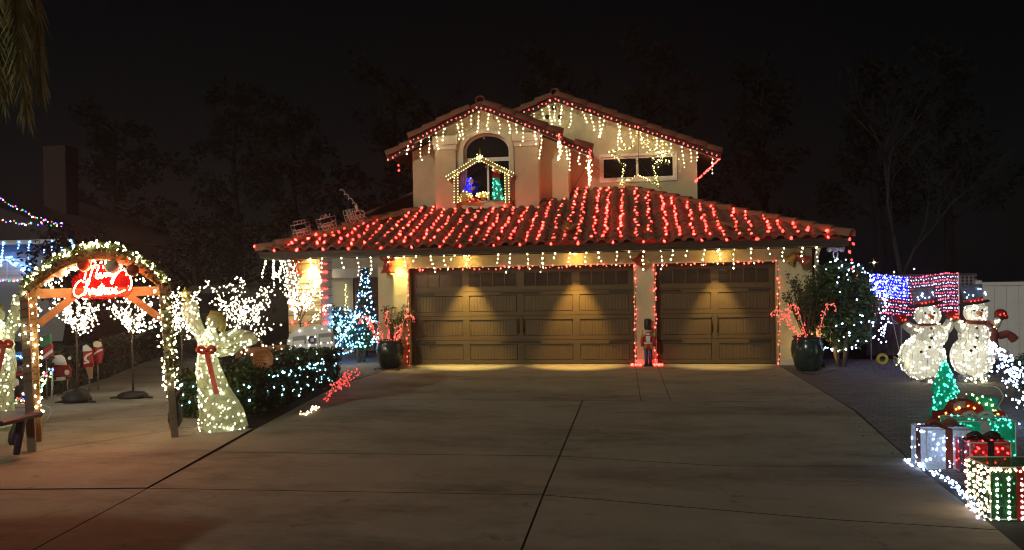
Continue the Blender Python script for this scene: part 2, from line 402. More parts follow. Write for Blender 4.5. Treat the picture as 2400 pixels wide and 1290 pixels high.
# porch: pier, back wall, front door, ceiling beam
pier = MB().box(-2.78,-2.02,.0,.7,0,WT).box(-2.83,-1.97,-.05,.75,0,.16).build('porch_pier', STUC, house)
pb = MB().box(-3.6,-2.35,3.0,3.2,0,WT+.2).box(-1.35,-.69,3.0,3.2,0,WT+.2).box(-2.35,-1.35,3.0,3.2,2.1,WT+.2).build('porch_back_wall', STUC, house)
fd = MB().box(-2.33,-1.37,3.06,3.12,.02,2.08).build('front_door', BROWNP, house)
for i in range(2):
    for j in range(3): MB().bevbox(-2.25+i*.44,-1.88+i*.44,3.03,3.058,.15+j*.64,.68+j*.64,.02).build('panel', BROWNP, fd)
MB().ball((-1.46,3.02,1.0),.03).build('handle', GOLD, fd)
MB().box(-3.05,-.70,1.5,1.7,2.18,2.44).build('porch_beam', STUC, house)
MB().box(-3.05,-.70,2.75,2.995,1.95,2.30).box(-3.05,-.70,2.68,2.995,2.30,2.38).build('porch_cornice', STUCW, house)

# ---- garage doors
def garage_door(x0, x1, cols):
    Y0 = .205
    fr = MB(); n = cols; cw = (x1-x0)/n; rows = [(0.012,.528),(.536,1.060),(1.068,1.592),(1.600,2.13)]
    fr.box(x0, x1, Y0+.03, Y0+.06, .012, 2.128)
    for r, (a, b) in enumerate(rows):
        bz, tz = a+.085, b-.085
        if r == 3: bz, tz = a+.10, b-.13
        fr.box(x0, x1, Y0, Y0+.03, a, bz); fr.box(x0, x1, Y0, Y0+.03, tz, b)
        for c in range(n):
            l, h = x0+c*cw, x0+(c+1)*cw
            fr.box(l, l+.075, Y0+.001, Y0+.031, bz, tz); fr.box(h-.075, h, Y0+.001, Y0+.031, bz, tz)
    d = fr.build('garage_door', DOORP, house)
    for r, (a, b) in enumerate(rows):
        for c in range(n):
            l, h = x0+c*cw+.077, x0+(c+1)*cw-.077
            if r < 3:
                MB().bevbox(l+.004, h-.004, Y0+.012, Y0+.029, a+.091, b-.091, .006).build('panel', DOORB, d)
            else:
                pw = (h-l)/4
                for k in range(4):
                    px = l+k*pw
                    MB().box(px+.013, px+pw-.013, Y0+.018, Y0+.024, a+.113, b-.143).build('pane', DPANE, d)
                    MB().box(px-.012, px+.012, Y0+.004, Y0+.029, a+.102, b-.132).build('muntin', DOORP, d)
    for r in (0, 2):
        z = rows[r][1]-.04
        xs = [(x0+.05, 1)]+[(x0+2*cw*k, 0) for k in range(1, n//2)]+[(x1-.05, -1)]
        for x, s in xs:
            L = .42
            a, b = (x, x+L) if s == 1 else (x-L, x) if s == -1 else (x-L*.95, x+L*.95)
            h = MB().box(a, b, Y0-.012, Y0-.001, z-.016, z+.016)
            for e in ((b,) if s == 1 else (a,) if s == -1 else (a, b)):
                h.prism([(e-.045,z),(e,z+.028),(e+.045,z),(e,z-.028)], Y0-.014, Y0-.002)
            h.build('strap_hinge', IRON, d)
    xm = (x0+x1)/2
    for s in (-1, 1):
        x = xm+s*.055; h = MB().tube([(x,Y0-.002,.98),(x,Y0-.05,.96),(x,Y0-.06,.84),(x,Y0-.05,.72),(x,Y0-.002,.70)], .013, 6)
        h.prism([(x-.02,.96),(x,1.04),(x+.02,.96),(x,.93)], Y0-.008, Y0-.001).prism([(x-.02,.72),(x,.64),(x+.02,.72),(x,.75)], Y0-.008, Y0-.001)
        h.build('handle', IRON, d)
    return d
garage_door(0.03, 4.85, 4); garage_door(5.36, 7.74, 2)
for a, b in ((0,4.88),(5.33,7.77)):
    MB().box(a+.002,a+.028,.16,.26,.0,2.128).build('door_casing', DOORP, house)
    MB().box(b-.028,b-.002,.16,.26,.0,2.128).build('door_casing', DOORP, house)

# ---- lower hip roof
EY, EZ, PM = -.55, 2.57, .36; XL, XR = -3.12, 9.0
def rz(Y): return EZ+PM*(Y-EY)
def roof_top(X):                               # where the lower roof stops at the walls of the upper storey
    if .08 <= X <= 2.70: y = 2.2
    elif -.62 <= X <= 3.36: y = 2.8
    elif X > 3.36: y = 3.75
    else: y = 6.0
    return min(y, EY+(X-XL), EY+(XR-X))
hx = EY+(XR-4.7)
deck = MB()
deck.add([(XL,EY,EZ-.03),(XR,EY,EZ-.03),(XR-4.4,EY+4.4,rz(EY+4.4)-.03),(XL+4.4,EY+4.4,rz(EY+4.4)-.03)], [(0,1,2,3)])
deck.add([(XR,EY,EZ-.03),(XR,9,EZ-.03),(XR-4.4,9,rz(EY+4.4)-.03),(XR-4.4,EY+4.4,rz(EY+4.4)-.03)], [(0,1,2,3)])
deck.add([(XL,EY,EZ-.03),(XL+4.4,EY+4.4,rz(EY+4.4)-.03),(XL+4.4,9,rz(EY+4.4)-.03),(XL,9,EZ-.03)], [(0,1,2,3)])
roof = deck.build('lower_roof', TILE, house)
prof = [(-.126,.0),(-.088,.0),(-.076,.032),(-.046,.066),(0,.079),(.046,.066),(.076,.032),(.088,0),(.126,0)]
TL, EXP = .37, .325
def tile_mesh(mb, M=None):
    n = len(prof)
    vs = [(x,0,z+.030) for x,z in prof]+[(x*.97,TL,z*.92+.004) for x,z in prof]+[(x,0,z*.80+.008) for x,z in prof]
    fs = [(i,i+1,n+i+1,n+i) for i in range(n-1)]+[(2*n+i,2*n+i+1,i+1,i) for i in range(n-1)]
    return mb.add(vs, fs, True, M)
tm = tile_mesh(MB()).mesh('roof_tile', TILE)
spots = []; A = math.atan(PM); ca = math.cos(A)
ncol = int((XR-XL)/.25)
for c in range(ncol+1):
    X = XL+.12+c*.25
    for r in range(16):
        Y = EY-.03+r*EXP*ca
        if Y+.12 < roof_top(X):
            M = Matrix.Translation((X+rnd.uniform(-.006,.006), Y+rnd.uniform(-.012,.012), rz(Y))) @ Matrix.Rotation(A+rnd.uniform(-.012,.012),4,'X') @ Matrix.Rotation(rnd.uniform(-.015,.015),4,'Z')
            spots.append((Y, M))
spots.sort(key=lambda s: s[0])
for Y, M in spots[:290]: inst('roof_tile', tm, roof, M)
tt = MB()
for Y, M in spots[290:]: tile_mesh(tt, M)
o = tt.build('upper_roof_tiles', TILE, roof); o['kind'] = 'stuff'
# hip and rake caps: tapering half barrels laid end to end
capn = 9
def cap_mesh(name, L, r0, r1, th=.014):
    mb = MB(); vs = []; fs = []
    for y, r in ((0,r0),(L,r1)):
        for rr in (r, r-th):
            for k in range(capn):
                a = math.pi*(-.08+1.16*k/(capn-1)); vs.append((rr*math.cos(a), y, rr*math.sin(a)))
    n = capn
    fs = [(k,k+1,2*n+k+1,2*n+k) for k in range(n-1)]+[(n+k+1,n+k,3*n+k,3*n+k+1) for k in range(n-1)]+[(n+k,n+k+1,k+1,k) for k in range(n-1)]
    return mb.add(vs, fs, True).mesh(name, TILE2)
cap = cap_mesh('ridge_tile', .46, .125, .105)
rake = cap_mesh('rake_tile', .47, .135, .115)
def lay(a, b, me, name, parent, ex, lift=0):
    a = Vector(a); b = Vector(b); d = (b-a); L = d.length; d.normalize(); n = int(L/ex)
    x = d.cross(Vector((0,0,1))).normalized(); z = x.cross(d)
    for i in range(n):
        p = a+d*(i*ex)+z*(lift+rnd.uniform(-.006,.006)); yaw = rnd.uniform(-.02,.02); tl = .05
        Rm = Matrix((x, d, z)).transposed().to_4x4()
        inst(name, me, parent, Matrix.Translation(p) @ Rm @ Matrix.Rotation(-tl,4,'X') @ Matrix.Rotation(yaw,4,'Z'))
lay((XR+.08,EY-.08,EZ+.03),(4.62,EY+(XR-4.62),rz(EY+(XR-4.62))+.03), cap, 'hip_tile', roof, .41)
lay((XL-.08,EY-.08,EZ+.03),(-.15,EY+(-.15-XL),rz(EY+(-.15-XL))+.03), cap, 'hip_tile', roof, .41)
# fascia board, gutter and soffit
MB().box(XL+.06,XR-.06,EY+.03,EY+.06,2.375,EZ-.03).box(XL+.06,XL+.09,EY+.062,9,2.375,EZ-.03).box(XR-.09,XR-.06,EY+.062,9,2.375,EZ-.03).build('fascia', FASC, house)
gp = [(EY+.028,2.545),(EY-.095,2.545),(EY-.105,2.53),(EY-.092,2.49),(EY-.06,2.455),(EY-.05,2.40),(EY+.028,2.395)]
MB().prism(gp, XL-.02, XR+.02, 'x').build('gutter', FASC, house)
MB().box(XL+.095,XR-.095,EY+.062,.0,2.385,2.40).box(XL+.095,-.70,.0,2.7,2.445,2.46).build('soffit', SOFF, house)
MB().tube([(8.50,-.50,2.40),(8.50,-.32,2.30),(8.55,-.05,2.20),(8.56,-.05,.1)], .045, 8).build('downspout', STUCW, house)

# ---- upper storey, gable with the arched window
G1X, G1Z, GP = 1.33, 6.16, .435
def g1(X): return G1Z-GP*abs(X-G1X)
wl, wr = -.62, 3.36
MB().prism([(wl,2.4),(wr,2.4),(wr,g1(wr)-.16),(G1X,G1Z-.16),(wl,g1(wl)-.16)], 2.8, 2.95).build('gable_wall', STUC, house)
MB().box(wl,wl+.15,2.952,7,2.4,g1(wl)-.16).box(wr-.15,wr,2.952,3.9,2.4,g1(wr)-.16).build('upper_side_wall', STUC, house)
p0 = at(1021,420,2.2).x; p1 = at(1071,420,2.2).x; p2 = at(1207,420,2.2).x; p3 = at(1262,420,2.2).x
zs = at(1140,474,2.25).z; za = at(1140,372,2.25).z; zt = at(1140,312,2.25).z
i0, i1 = at(1087,420,2.25).x, at(1196,420,2.25).x
def arch(x0, x1, zspring, ztop, n=14):
    xm = (x0+x1)/2; a = (x1-x0)/2; return [(xm-a*math.cos(math.pi*k/n), zspring+(ztop-zspring)*math.sin(math.pi*k/n)) for k in range(n+1)]
zsp = at(1140,352,2.25).z
bay = [(p0,3.2),(i0,3.2)]+arch(i0,i1,zsp,zt)+[(i1,3.2),(p3,3.2),(p3,g1(p3)-.14),(G1X,G1Z-.14),(p0,g1(p0)-.14)]
MB().prism(bay, 2.25, 2.798).build('bay_wall', STUC, house)
MB().box(i0-.05,i1+.05,2.16,2.5,zs-.16,zs).build('window_ledge', STUCW, house)
# arch band around the window
def band(x0, x1, zsp_, zt_, w_, ya, yb, zb):
    o_ = arch(x0-w_, x1+w_, zsp_, zt_+w_); i_ = arch(x0, x1, zsp_, zt_)
    return MB().prism([(x0-w_,zb)]+o_+[(x1+w_,zb),(x1,zb)]+i_[::-1]+[(x0,zb)], ya, yb)
band(i0+.002,i1-.002,zsp,zt-.002,.10,2.215,2.249,zs).build('arch_band', STUCW, house)
for a, b in ((p0,p1-.02),(p2+.02,p3)):
    zc = at(1045,352,2.2).z
    pl = MB().box(a,b,2.17,2.2495,3.2,zc).build('pilaster', STUC, house)
    MB().bevbox(a-.03,b+.03,2.14,2.2485,zc+.002,zc+.12,.01).build('capital', STUCW, pl)
    MB().bevbox(a-.06,b+.06,2.11,2.2475,zc+.122,zc+.34,.012).build('capital_block', STUCW, pl)
wf = band(i0+.05,i1-.05,zsp,zt-.05,.048,2.40,2.47,zs+.002)
gx0, gx1 = i0+.052, i1-.052; xm = (gx0+gx1)/2
wf.box(gx0,gx1,2.405,2.465,za-.05,za+.045).box(xm-.025,xm+.025,2.41,2.46,zs+.05,za-.051).box(gx0,gx1,2.405,2.465,zs+.004,zs+.05)
win = wf.build('arched_window', VINYL, house)
MB().prism(arch(gx0+.002,gx1-.002,zsp,zt-.053)+[(gx1-.002,za+.046),(gx0+.002,za+.046)], 2.435, 2.441).build('pane', GLASS, win)
MB().box(gx0+.002,xm-.026,2.435,2.441,zs+.051,za-.051).build('pane', GLASS, win)
MB().box(xm+.026,gx1-.002,2.435,2.441,zs+.051,za-.051).build('pane', GLASS, win)

def chevron(X0, X1, Xm, zf, t0, t1):
    return [(X0,zf(X0)-t0),(Xm,zf(Xm)-t0),(X1,zf(X1)-t0),(X1,zf(X1)-t1),(Xm,zf(Xm)-t1),(X0,zf(X0)-t1)]
rw = (at(905,352,2.45).x, at(1388,345,2.45).x); fwd = (at(957,300,1.9).x, at(1317,300,1.9).x)
r1 = MB().prism(chevron(rw[0],rw[1],G1X,g1,.0,.07), 2.45, 8.5).prism(chevron(fwd[0],fwd[1],G1X,g1,.0,.07), 1.9, 2.45).build('gable_roof', TILE, house)
MB().prism(chevron(rw[0]+.02,rw[1]-.02,G1X,g1,.071,.21), 2.45, 2.49).prism(chevron(fwd[0]+.02,fwd[1]-.02,G1X,g1,.071,.21), 1.9, 1.94).build('rake_board', FASC, r1)
MB().prism(chevron(rw[0]+.02,rw[1]-.02,G1X,g1,.072,.10), 2.492, 2.8).prism(chevron(fwd[0]+.02,fwd[1]-.02,G1X,g1,.072,.10), 1.942, 2.45).build('gable_soffit', SOFF, r1)
for Y, (a, b), stop in ((1.96,fwd,None),(2.51,rw,1)):
    for s, e in ((-1,a),(1,b)):
        top = G1X if stop is None else (fwd[0] if s < 0 else fwd[1])
        P0 = Vector((e,Y,g1(e)-.02)); P1 = Vector((top,Y,g1(top)-.02)); lay(P0, P1, rake, 'rake_tile', r1, .40)
lay((G1X,1.88,G1Z+.0),(G1X,6,G1Z+.0), cap, 'ridge_tile', r1, .41)
# ---- right gable
G2X, G2Z = 3.02, 6.60; GP2 = .40
def g2(X): return G2Z-GP2*abs(X-G2X)
w2 = at(1634,420,3.75).x; wx0, wx1 = at(1410,400,3.75).x, at(1582,400,3.75).x; wz0, wz1 = at(1496,420,3.75).z, at(1496,366,3.75).z
MB().box(3.0,w2,3.75,3.9,2.4,wz0).box(3.0,wx0,3.75,3.9,wz0,wz1).box(wx1,w2,3.75,3.9,wz0,wz1).prism([(3.0,wz1),(w2,wz1),(w2,g2(w2)-.16),(G2X,G2Z-.16),(2.2,g2(2.2)-.16),(2.2,wz1)], 3.75, 3.9).build('gable_wall', STUC, house)
MB().box(w2-.15,w2,3.902,9,2.4,g2(w2)-.16).build('upper_side_wall', STUC, house)
f2 = MB(); t = .055
f2.box(wx0-.05,wx1+.05,3.70,3.749,wz1,wz1+.07).box(wx0-.05,wx1+.05,3.70,3.749,wz0-.07,wz0).box(wx0-.05,wx0,3.701,3.748,wz0,wz1).box(wx1,wx1+.05,3.701,3.748,wz0,wz1)
xm2 = (wx0+wx1)/2-.02
f2.box(wx0,wx1,3.76,3.80,wz0+.001,wz0+t).box(wx0,wx1,3.76,3.80,wz1-t,wz1-.001).box(wx0+.001,wx0+t,3.761,3.799,wz0+t,wz1-t).box(wx1-t,wx1-.001,3.761,3.799,wz0+t,wz1-t).box(xm2-.03,xm2+.03,3.755,3.80,wz0+t,wz1-t)
wn2 = f2.build('sliding_window', VINYL, house)
BLIND = mat('window_blind', (.30,.29,.25), .8, .1, 20)
for a, b in ((wx0+t,xm2-.03),(xm2+.03,wx1-t)):
    MB().box(a,b,3.785,3.790,wz0+t,wz1-t).build('pane', GLASS, wn2)
for x, y in ((1298,253),(1283,275),(1313,275)):
    p = at(x,y,3.75); MB().lathe([(.045,0),(.062,.0),(.062,.03),(.045,.03),(.045,-.06)], 14, Matrix.Translation((p.x,3.745,p.z)) @ Matrix.Rotation(R(90),4,'X')).build('vent', BLACKP, house)
e2 = at(1692,352,3.4).x
def ch2(t0, t1, x0): return [(x0,g2(x0)-t0),(G2X,G2Z-t0),(e2-(t0 > .01)*.02,g2(e2)-t0),(e2-(t0 > .01)*.02,g2(e2)-t1),(G2X,G2Z-t1),(x0,g2(x0)-t1)]
r2 = MB().prism(ch2(0,.07,1.4), 3.4, 9.0).build('gable_roof', TILE, house)
MB().prism(ch2(.071,.21,1.4), 3.4, 3.44).build('rake_board', FASC, r2)
MB().prism(ch2(.072,.10,1.4), 3.442, 3.75).prism([(w2,g2(w2)-.072),(e2-.02,g2(e2)-.072),(e2-.02,g2(e2)-.19),(w2,g2(w2)-.16)], 3.76, 9).build('gable_soffit', SOFF, r2)
lay((e2,3.46,g2(e2)-.02),(G2X,3.46,G2Z-.02), rake, 'rake_tile', r2, .40)
lay((1.4,3.46,g2(1.4)-.02),(G2X,3.46,G2Z-.02), rake, 'rake_tile', r2, .40)
lay((G2X,3.36,G2Z),(G2X,8,G2Z), cap, 'ridge_tile', r2, .41)
# left wing roof behind the porch
MB().prism([(-5.2,2.75),(-.62,4.55),(-.62,4.62),(-5.2,2.83)], 5.0, 9.0).build('wing_roof', TILE, house)
MB().box(-4.6,-.62,5.4,8.6,0,2.9).build('wing_wall', STUC, house)

# ---- recessed soffit lamps (lit)
def downlight(x, y, z, col, e, label, half=28):
    t = thing('soffit_lamp', label, 'lamp', (x,y,z), 0, 'lamps in the garage soffit')
    MB().lathe([(.075,-.012),(.085,-.006),(.085,.0),(.060,.0),(.060,-.012)], 16).build('trim_ring', WHITEP, t, True)
    MB().lathe([(.003,-.026),(.016,-.023),(.026,-.014),(.029,-.004),(.0,-.003)], 16).build('lens', E_LAMP, t, True)
    l = bpy.data.lights.new('lamp_light', 'SPOT'); l.energy = e; l.color = col; l.spot_size = R(2*half); l.spot_blend = .7; l.shadow_soft_size = .03
    lo = bpy.data.objects.new('lamp_light', l); COL.objects.link(lo); lo.parent = t; lo.location = (0,0,-.035); lo.rotation_euler = (R(9),0,0)
    return t
LX = [at(1090,610,-.20).x, at(1348,606,-.20).x, at(1684,602,-.20).x]
downlight(LX[0],-.22,2.384,(1,.70,.18),560,'lit soffit lamp over the wide garage door, farther from the nutcracker')
downlight(LX[1],-.22,2.384,(1,.60,.14),560,'lit soffit lamp over the wide garage door, nearer the nutcracker')
downlight(LX[2],-.22,2.384,(1,.66,.20),330,'lit soffit lamp over the single garage door')
downlight(at(930,606,-.2).x,-.2,2.384,(1,.78,.22),110,'lit soffit lamp above the potted plant beside the porch',40)
downlight(at(722,610,-.2).x,-.16,2.384,(1,.66,.16),190,'lit soffit lamp over the porch pier',44)

# ================================================================== LIGHT STRINGS ON THE HOUSE
def fabric(name, col, tr=.5, clear=.12):       # thin woven cloth: part of the light goes through
    m = bpy.data.materials.new(name); m.use_nodes = True; t = m.node_tree; t.nodes.clear()
    o = t.nodes.new('ShaderNodeOutputMaterial'); d = t.nodes.new('ShaderNodeBsdfDiffuse'); s = t.nodes.new('ShaderNodeBsdfTranslucent'); c = t.nodes.new('ShaderNodeBsdfTransparent')
    tc = t.nodes.new('ShaderNodeTexCoord'); nz = t.nodes.new('ShaderNodeTexNoise'); nz.inputs['Scale'].default_value = 45; nz.inputs['Detail'].default_value = 3
    rp = t.nodes.new('ShaderNodeValToRGB'); rp.color_ramp.elements[0].position = .35; rp.color_ramp.elements[1].position = .65
    rp.color_ramp.elements[0].color = (*[x*.7 for x in col], 1); rp.color_ramp.elements[1].color = (*col, 1)
    t.links.new(tc.outputs['Object'], nz.inputs['Vector']); t.links.new(nz.outputs['Fac'], rp.inputs[0])
    t.links.new(rp.outputs[0], d.inputs[0]); t.links.new(rp.outputs[0], s.inputs[0])
    a = t.nodes.new('ShaderNodeMixShader'); a.inputs[0].default_value = tr; b = t.nodes.new('ShaderNodeMixShader'); b.inputs[0].default_value = clear
    t.links.new(d.outputs[0], a.inputs[1]); t.links.new(s.outputs[0], a.inputs[2]); t.links.new(a.outputs[0], b.inputs[1]); t.links.new(c.outputs[0], b.inputs[2])
    t.links.new(b.outputs[0], o.inputs[0]); return m
q = random.Random(11)
# big red bulbs in up-and-down strands over the lower roof
rs = thing('roof_light_string', 'red bulbs strung up and down in close strands over the tiled lower roof', 'string lights', (3, -.5, 2.6))
cb = MB().lathe([(.006,-.03),(.016,-.024),(.023,-.008),(.021,.012),(.012,.03),(.003,.038)], 8).mesh('bulb', E_RED)
path = []; allb = []; X = -2.55; k = 0
while X < 8.75:
    yt = roof_top(X)-.14-q.uniform(0,.22); yb = EY+.05+q.uniform(0,.10); xs = X+q.uniform(-.03,.03); n = max(2, int((yt-yb)/.225))
    dx = .10*q.uniform(.0,1); ph = q.uniform(0,6)
    st = [Vector((xs+.02*math.sin(i*1.9+ph)+dx*(i/n), yb+(yt-yb)*i/n, 0)) for i in range(n+1)]
    for p in st: p.z = rz(p.y)+.075+.02*math.sin(p.x*25.1)
    if k % 2: st.reverse()
    path += st; allb += [p+Vector((q.uniform(-.03,.03), q.uniform(-.05,.05), .02)) for p in st if q.random() < .96]; X += .285*q.uniform(.94,1.08); k += 1
for i in range(20): allb.append(Vector((XL+.3+i*.6+q.uniform(-.1,.1), EY-.10, EZ+.0)))
allb.append(Vector((XL-.12,EY-.1,EZ+.1))); allb.append(Vector((XR+.02,EY-.12,EZ-.05)))
MB().tube(path, .006, 4).build('wire', WIRE, rs)
allb.sort(key=lambda p: p.y)
def bulbM(p):
    return Matrix.Translation(p) @ Matrix.Rotation(q.uniform(0,6.3),4,'Z') @ Matrix.Rotation(q.uniform(.2,1.6),4,'X') @ Matrix.Scale(q.uniform(.85,1.28),4)
for p in allb[:290]: inst('bulb', cb, rs, bulbM(p))
bb = MB()
for p in allb[290:]: bb.lathe([(.006,-.03),(.023,-.008),(.021,.012),(.003,.038)], 6, bulbM(p))
o = bb.build('bulbs', E_RED, rs); o['kind'] = 'stuff'

def icicles(t, top, step, nmin, nmax, m, r=.0145, sp=.100, skip=.06, name='bulbs', drop=.03):
    pts = []; wire = MB(); tp = walk(top, step)
    wire.tube([Vector(p) for p in top], .005, 4)
    for p in tp:
        if q.random() < skip: continue
        n = q.randint(nmin, nmax); p = p+Vector((q.uniform(-.06,.06),0,0)); c = [p.copy()]; sw = q.uniform(-.02,.02)
        for i in range(n):
            last = i == n-1 and q.random() < .5
            c.append(c[-1]+Vector((sw+q.uniform(-.022,.022)+(.04*q.choice((-1,1)) if last else 0), q.uniform(-.01,.01), -(sp if i else drop)*q.uniform(.75,1.1))))
        wire.tube(c, .0035, 3); pts += c[1:]
    wire.build('wire', WWIRE, t)['kind'] = 'stuff'; bulbs(pts, r, m, t, name)
t = thing('icicle_lights', 'warm white icicle lights hanging from the gutter over both garage doors', 'string lights', (4,-.55,2.4))
icicles(t, [(-.6,-.56,2.40),(8.55,-.56,2.40)], .30, 2, 5, E_ICE)
t = thing('icicle_lights', 'short row of white icicle lights across the porch opening', 'string lights', (-1.3,-.55,2.4))
icicles(t, [(-2.0,-.56,2.40),(-.75,-.56,2.40)], .33, 3, 7, E_ICE)
t = thing('icicle_lights', 'dense white icicle lights along the eave end beyond the porch pier', 'string lights', (-3.0,.5,2.4))
icicles(t, [(-3.0,-.5,2.38),(-3.02,2.6,2.36)], .14, 5, 9, E_TREE, .021, .075, 0)
# gable strings: red along the rake boards, icicles under them
def rake_pts(x0, x1, xm, zf, Y, dz): return [(x0,Y,zf(x0)-dz),(xm,Y,zf(xm)-dz),(x1,Y,zf(x1)-dz)]
t = thing('gable_light_string', 'red lights along the rake of the arched window gable', 'string lights', (G1X,2.4,5.9))
pa = rake_pts(fwd[0]+.04,fwd[1]-.04,G1X,g1,1.885,.15); pb_ = [(rw[0]+.05,2.44,g1(rw[0]+.05)-.15),(fwd[0]-.02,2.44,g1(fwd[0]-.02)-.15)]; pc = [(fwd[1]+.02,2.44,g1(fwd[1]+.02)-.15),(rw[1]-.05,2.44,g1(rw[1]-.05)-.15)]
pts = []
for p in (pa,pb_,pc): pts += walk(p, .115, q, .02)
for e, Y in ((fwd[1],1.9),(rw[1],2.44)):
    for i in range(9): pts.append(Vector((e-.05+q.uniform(-.03,.03), Y-.02, g1(e)-.05-i*.03)))
for p in (pa,pb_,pc): MB().tube(p,.006,4).build('wire', WIRE, t)
bulbs(pts, .019, E_REDS, t)
t = thing('icicle_lights', 'warm icicle lights under the arched window gable', 'string lights', (G1X,2.3,5.8))
icicles(t, rake_pts(fwd[0]+.05,fwd[1]-.03,G1X,g1,1.95,.22), .235, 3, 7, E_ICE)
t = thing('icicle_lights', 'short warm icicle lights and bunched ends at the low end of the arched window gable', 'string lights', (3.5,2.4,5.0))
icicles(t, [(fwd[1]+.02,2.5,g1(fwd[1])-.22),(rw[1]-.05,2.5,g1(rw[1])-.22)], .2, 3, 7, E_ICE)
bunch = [Vector((rw[1]-.08+q.gauss(0,.04)*(1-i/50), 2.46+q.uniform(-.03,.03), g1(rw[1])-.30-i*.016)) for i in range(40)]+[Vector((fwd[1]-.08+q.uniform(-.04,.04), 1.93, g1(fwd[1])-.22-i*.028)) for i in range(16)]
bulbs(bunch, .0125, E_ICE, t)
t = thing('gable_light_string', 'red lights along the rake of the gable above the wide window', 'string lights', (G2X,3.4,6.4))
pa = rake_pts(1.9,e2-.05,G2X,g2,3.385,.15)
MB().tube(pa,.006,4).build('wire', WIRE, t)
pts = walk(pa,.12,q,.02)+[Vector((e2-.05-.6*i/34,3.4+.35*i/34,g2(e2)-.18-.55*i/34))+Vector((q.uniform(-.015,.015),0,q.uniform(-.02,.02))) for i in range(34)]
bulbs(pts, .019, E_REDS, t)
t = thing('icicle_lights', 'warm icicle lights under the gable above the wide window', 'string lights', (G2X,3.4,6.2))
icicles(t, rake_pts(2.0,e2-.05,G2X,g2,3.45,.22), .225, 3, 7, E_ICE)
# star of lights over the wide window
t = thing('light_star', 'large five pointed star outlined in warm lights over the wide upper window', 'star decoration', at(1496,380,3.55))
ST = [(1497,303),(1479,346),(1424,357),(1464,387),(1452,436),(1494,409),(1544,436),(1531,387),(1566,357),(1520,350)]
sp_ = [at(x,y,3.58) for x,y in ST]
fr = MB().tube(sp_, .012, 5, closed=True)
for i in range(5): fr.tube([sp_[2*i], at(1496,378,3.60)], .006, 4)
fr.build('frame', WIRE, t)
bulbs(walk(sp_+[sp_[0]], .045, q, .026)+[at(1548,360,3.58)+Vector((q.gauss(0,.17),q.uniform(-.03,.03),q.gauss(0,.19))) for _ in range(30)], .0135, E_YEL, t)
# red strings round the garage doors
def door_string(a, b, label):
    t = thing('door_light_string', label, 'string lights', ((a+b)/2,-.03,1))
    pth = [(a+.03,-.03,.02),(a-.01,-.03,2.09),(b+.01,-.03,2.09),(b-.03,-.03,.02)]
    pth = [(a-.02,-.025,.02),(a-.02,-.025,1.0),(a-.02,-.025,2.12),((a+b)/2,-.025,2.10),(b+.02,-.025,2.12),(b+.02,-.025,.9),(b+.02,-.025,.02)]
    MB().tube(pth, .006, 4).build('wire', WIRE, t)
    s = walk(pth, .095, q, .028); bulbs([p for p in s if q.random() < .85], .0155, E_REDS, t)
    bulbs([p for p in s if q.random() < .12], .026, E_REDS, t, 'large_bulbs')
    end = b if a < 1 else a
    bulbs([Vector((end+q.uniform(-.1,.12), -.08+q.uniform(-.06,.03), .025)) for _ in range(14)], .02, E_RED, t, 'spare_bulbs')
door_string(0,4.88,'red lights framing the wide garage door'); door_string(5.33,7.77,'red lights framing the single garage door')
# red wraps round the porch pier
t = thing('pier_light_string', 'red lights wound around the porch pier', 'string lights', (-2.4,.3,1.2)); pts = []; w_ = MB()
for i in range(9):
    z = .75+i*.19
    for j in range(3): pts.append(Vector((-2.02+.03, .08+j*.12, z+.01)))
    if i % 2: pts += [Vector((-2.70+j*.33+q.uniform(-.05,.05), -.03, z+q.uniform(-.03,.03))) for j in range(2)]
    w_.tube([(-2.80,-.02,z),(-2.0,-.02,z+.02),(-2.0,.72,z+.05)], .005, 4)
w_.build('wire', WIRE, t); bulbs(pts, .026, E_RED2, t)
t = thing('hanging_light_string', 'red lights dangling from the eave corner above the shrub', 'string lights', (8.95,-.4,2.4))
pth = [at(x,y,-.5) for x,y in [(2000,572),(1990,593),(1997,612),(1998,632),(2010,648)]]
MB().tube(pth,.005,4).build('wire', WIRE, t); bulbs(walk(pth,.17), .026, E_RED2, t)

# ---- bells
BELL = mat('red_bell', (.22,.02,.015), .28, .3, 10, coat=.4)
def bell(x, y, Y, s, tilt, label, bow=True, star=False, m=None):
    p = at(x,y,Y); t = thing('holiday_bell', label, 'bell', p)
    Mx = Matrix.Rotation(tilt,4,'Y') @ Matrix.Scale(s,4)
    MB().lathe([(.0,.17),(.05,.165),(.075,.12),(.085,.03),(.11,-.05),(.16,-.115),(.17,-.14),(.155,-.14),(.145,-.115),(.09,-.04),(.0,.10)], 18, Mx).build('bell', m or BELL, t, True)
    MB().ball((0,0,-.14), .035, 8, 6, Mx).build('clapper', GOLD, t, True)
    if bow:
        b = MB()
        for sx in (-1, 1): b.tube(spline([(0,0,.17),(sx*.09,-.02,.25),(sx*.16,0,.2),(sx*.10,.02,.15),(0,0,.17)],4), .028, 6, M=Mx); b.tube([(0,-.03,.17),(sx*.05,-.05,.08),(sx*.07,-.10,.0)], .014, 5, M=Mx)
        b.ball((0,-.02,.18), .04, 8, 5, Mx); b.tube([(0,0,.16),(0,0,.34)], .01, 5, M=Mx); b.build('bow', RED, t, True)
    if star:
        b = MB()
        for k in range(8):
            a = k*math.pi/4; b.tube([(.12,-.1,.0),(.12+.13*math.cos(a),-.1,.13*math.sin(a))], [.03,.003], 5, M=Mx)
        b.build('gold_star', GOLD, t, True)
bell(690,628,-.12,1.0,.12,'dark red bell with a bow on the porch pier')
bell(909,626,-.18,1.0,.0,'dark red bell with a bow above the potted plant by the porch')
bell(1500,607,-.16,.85,.55,'red bell with a gold star above the nutcracker',False,True)
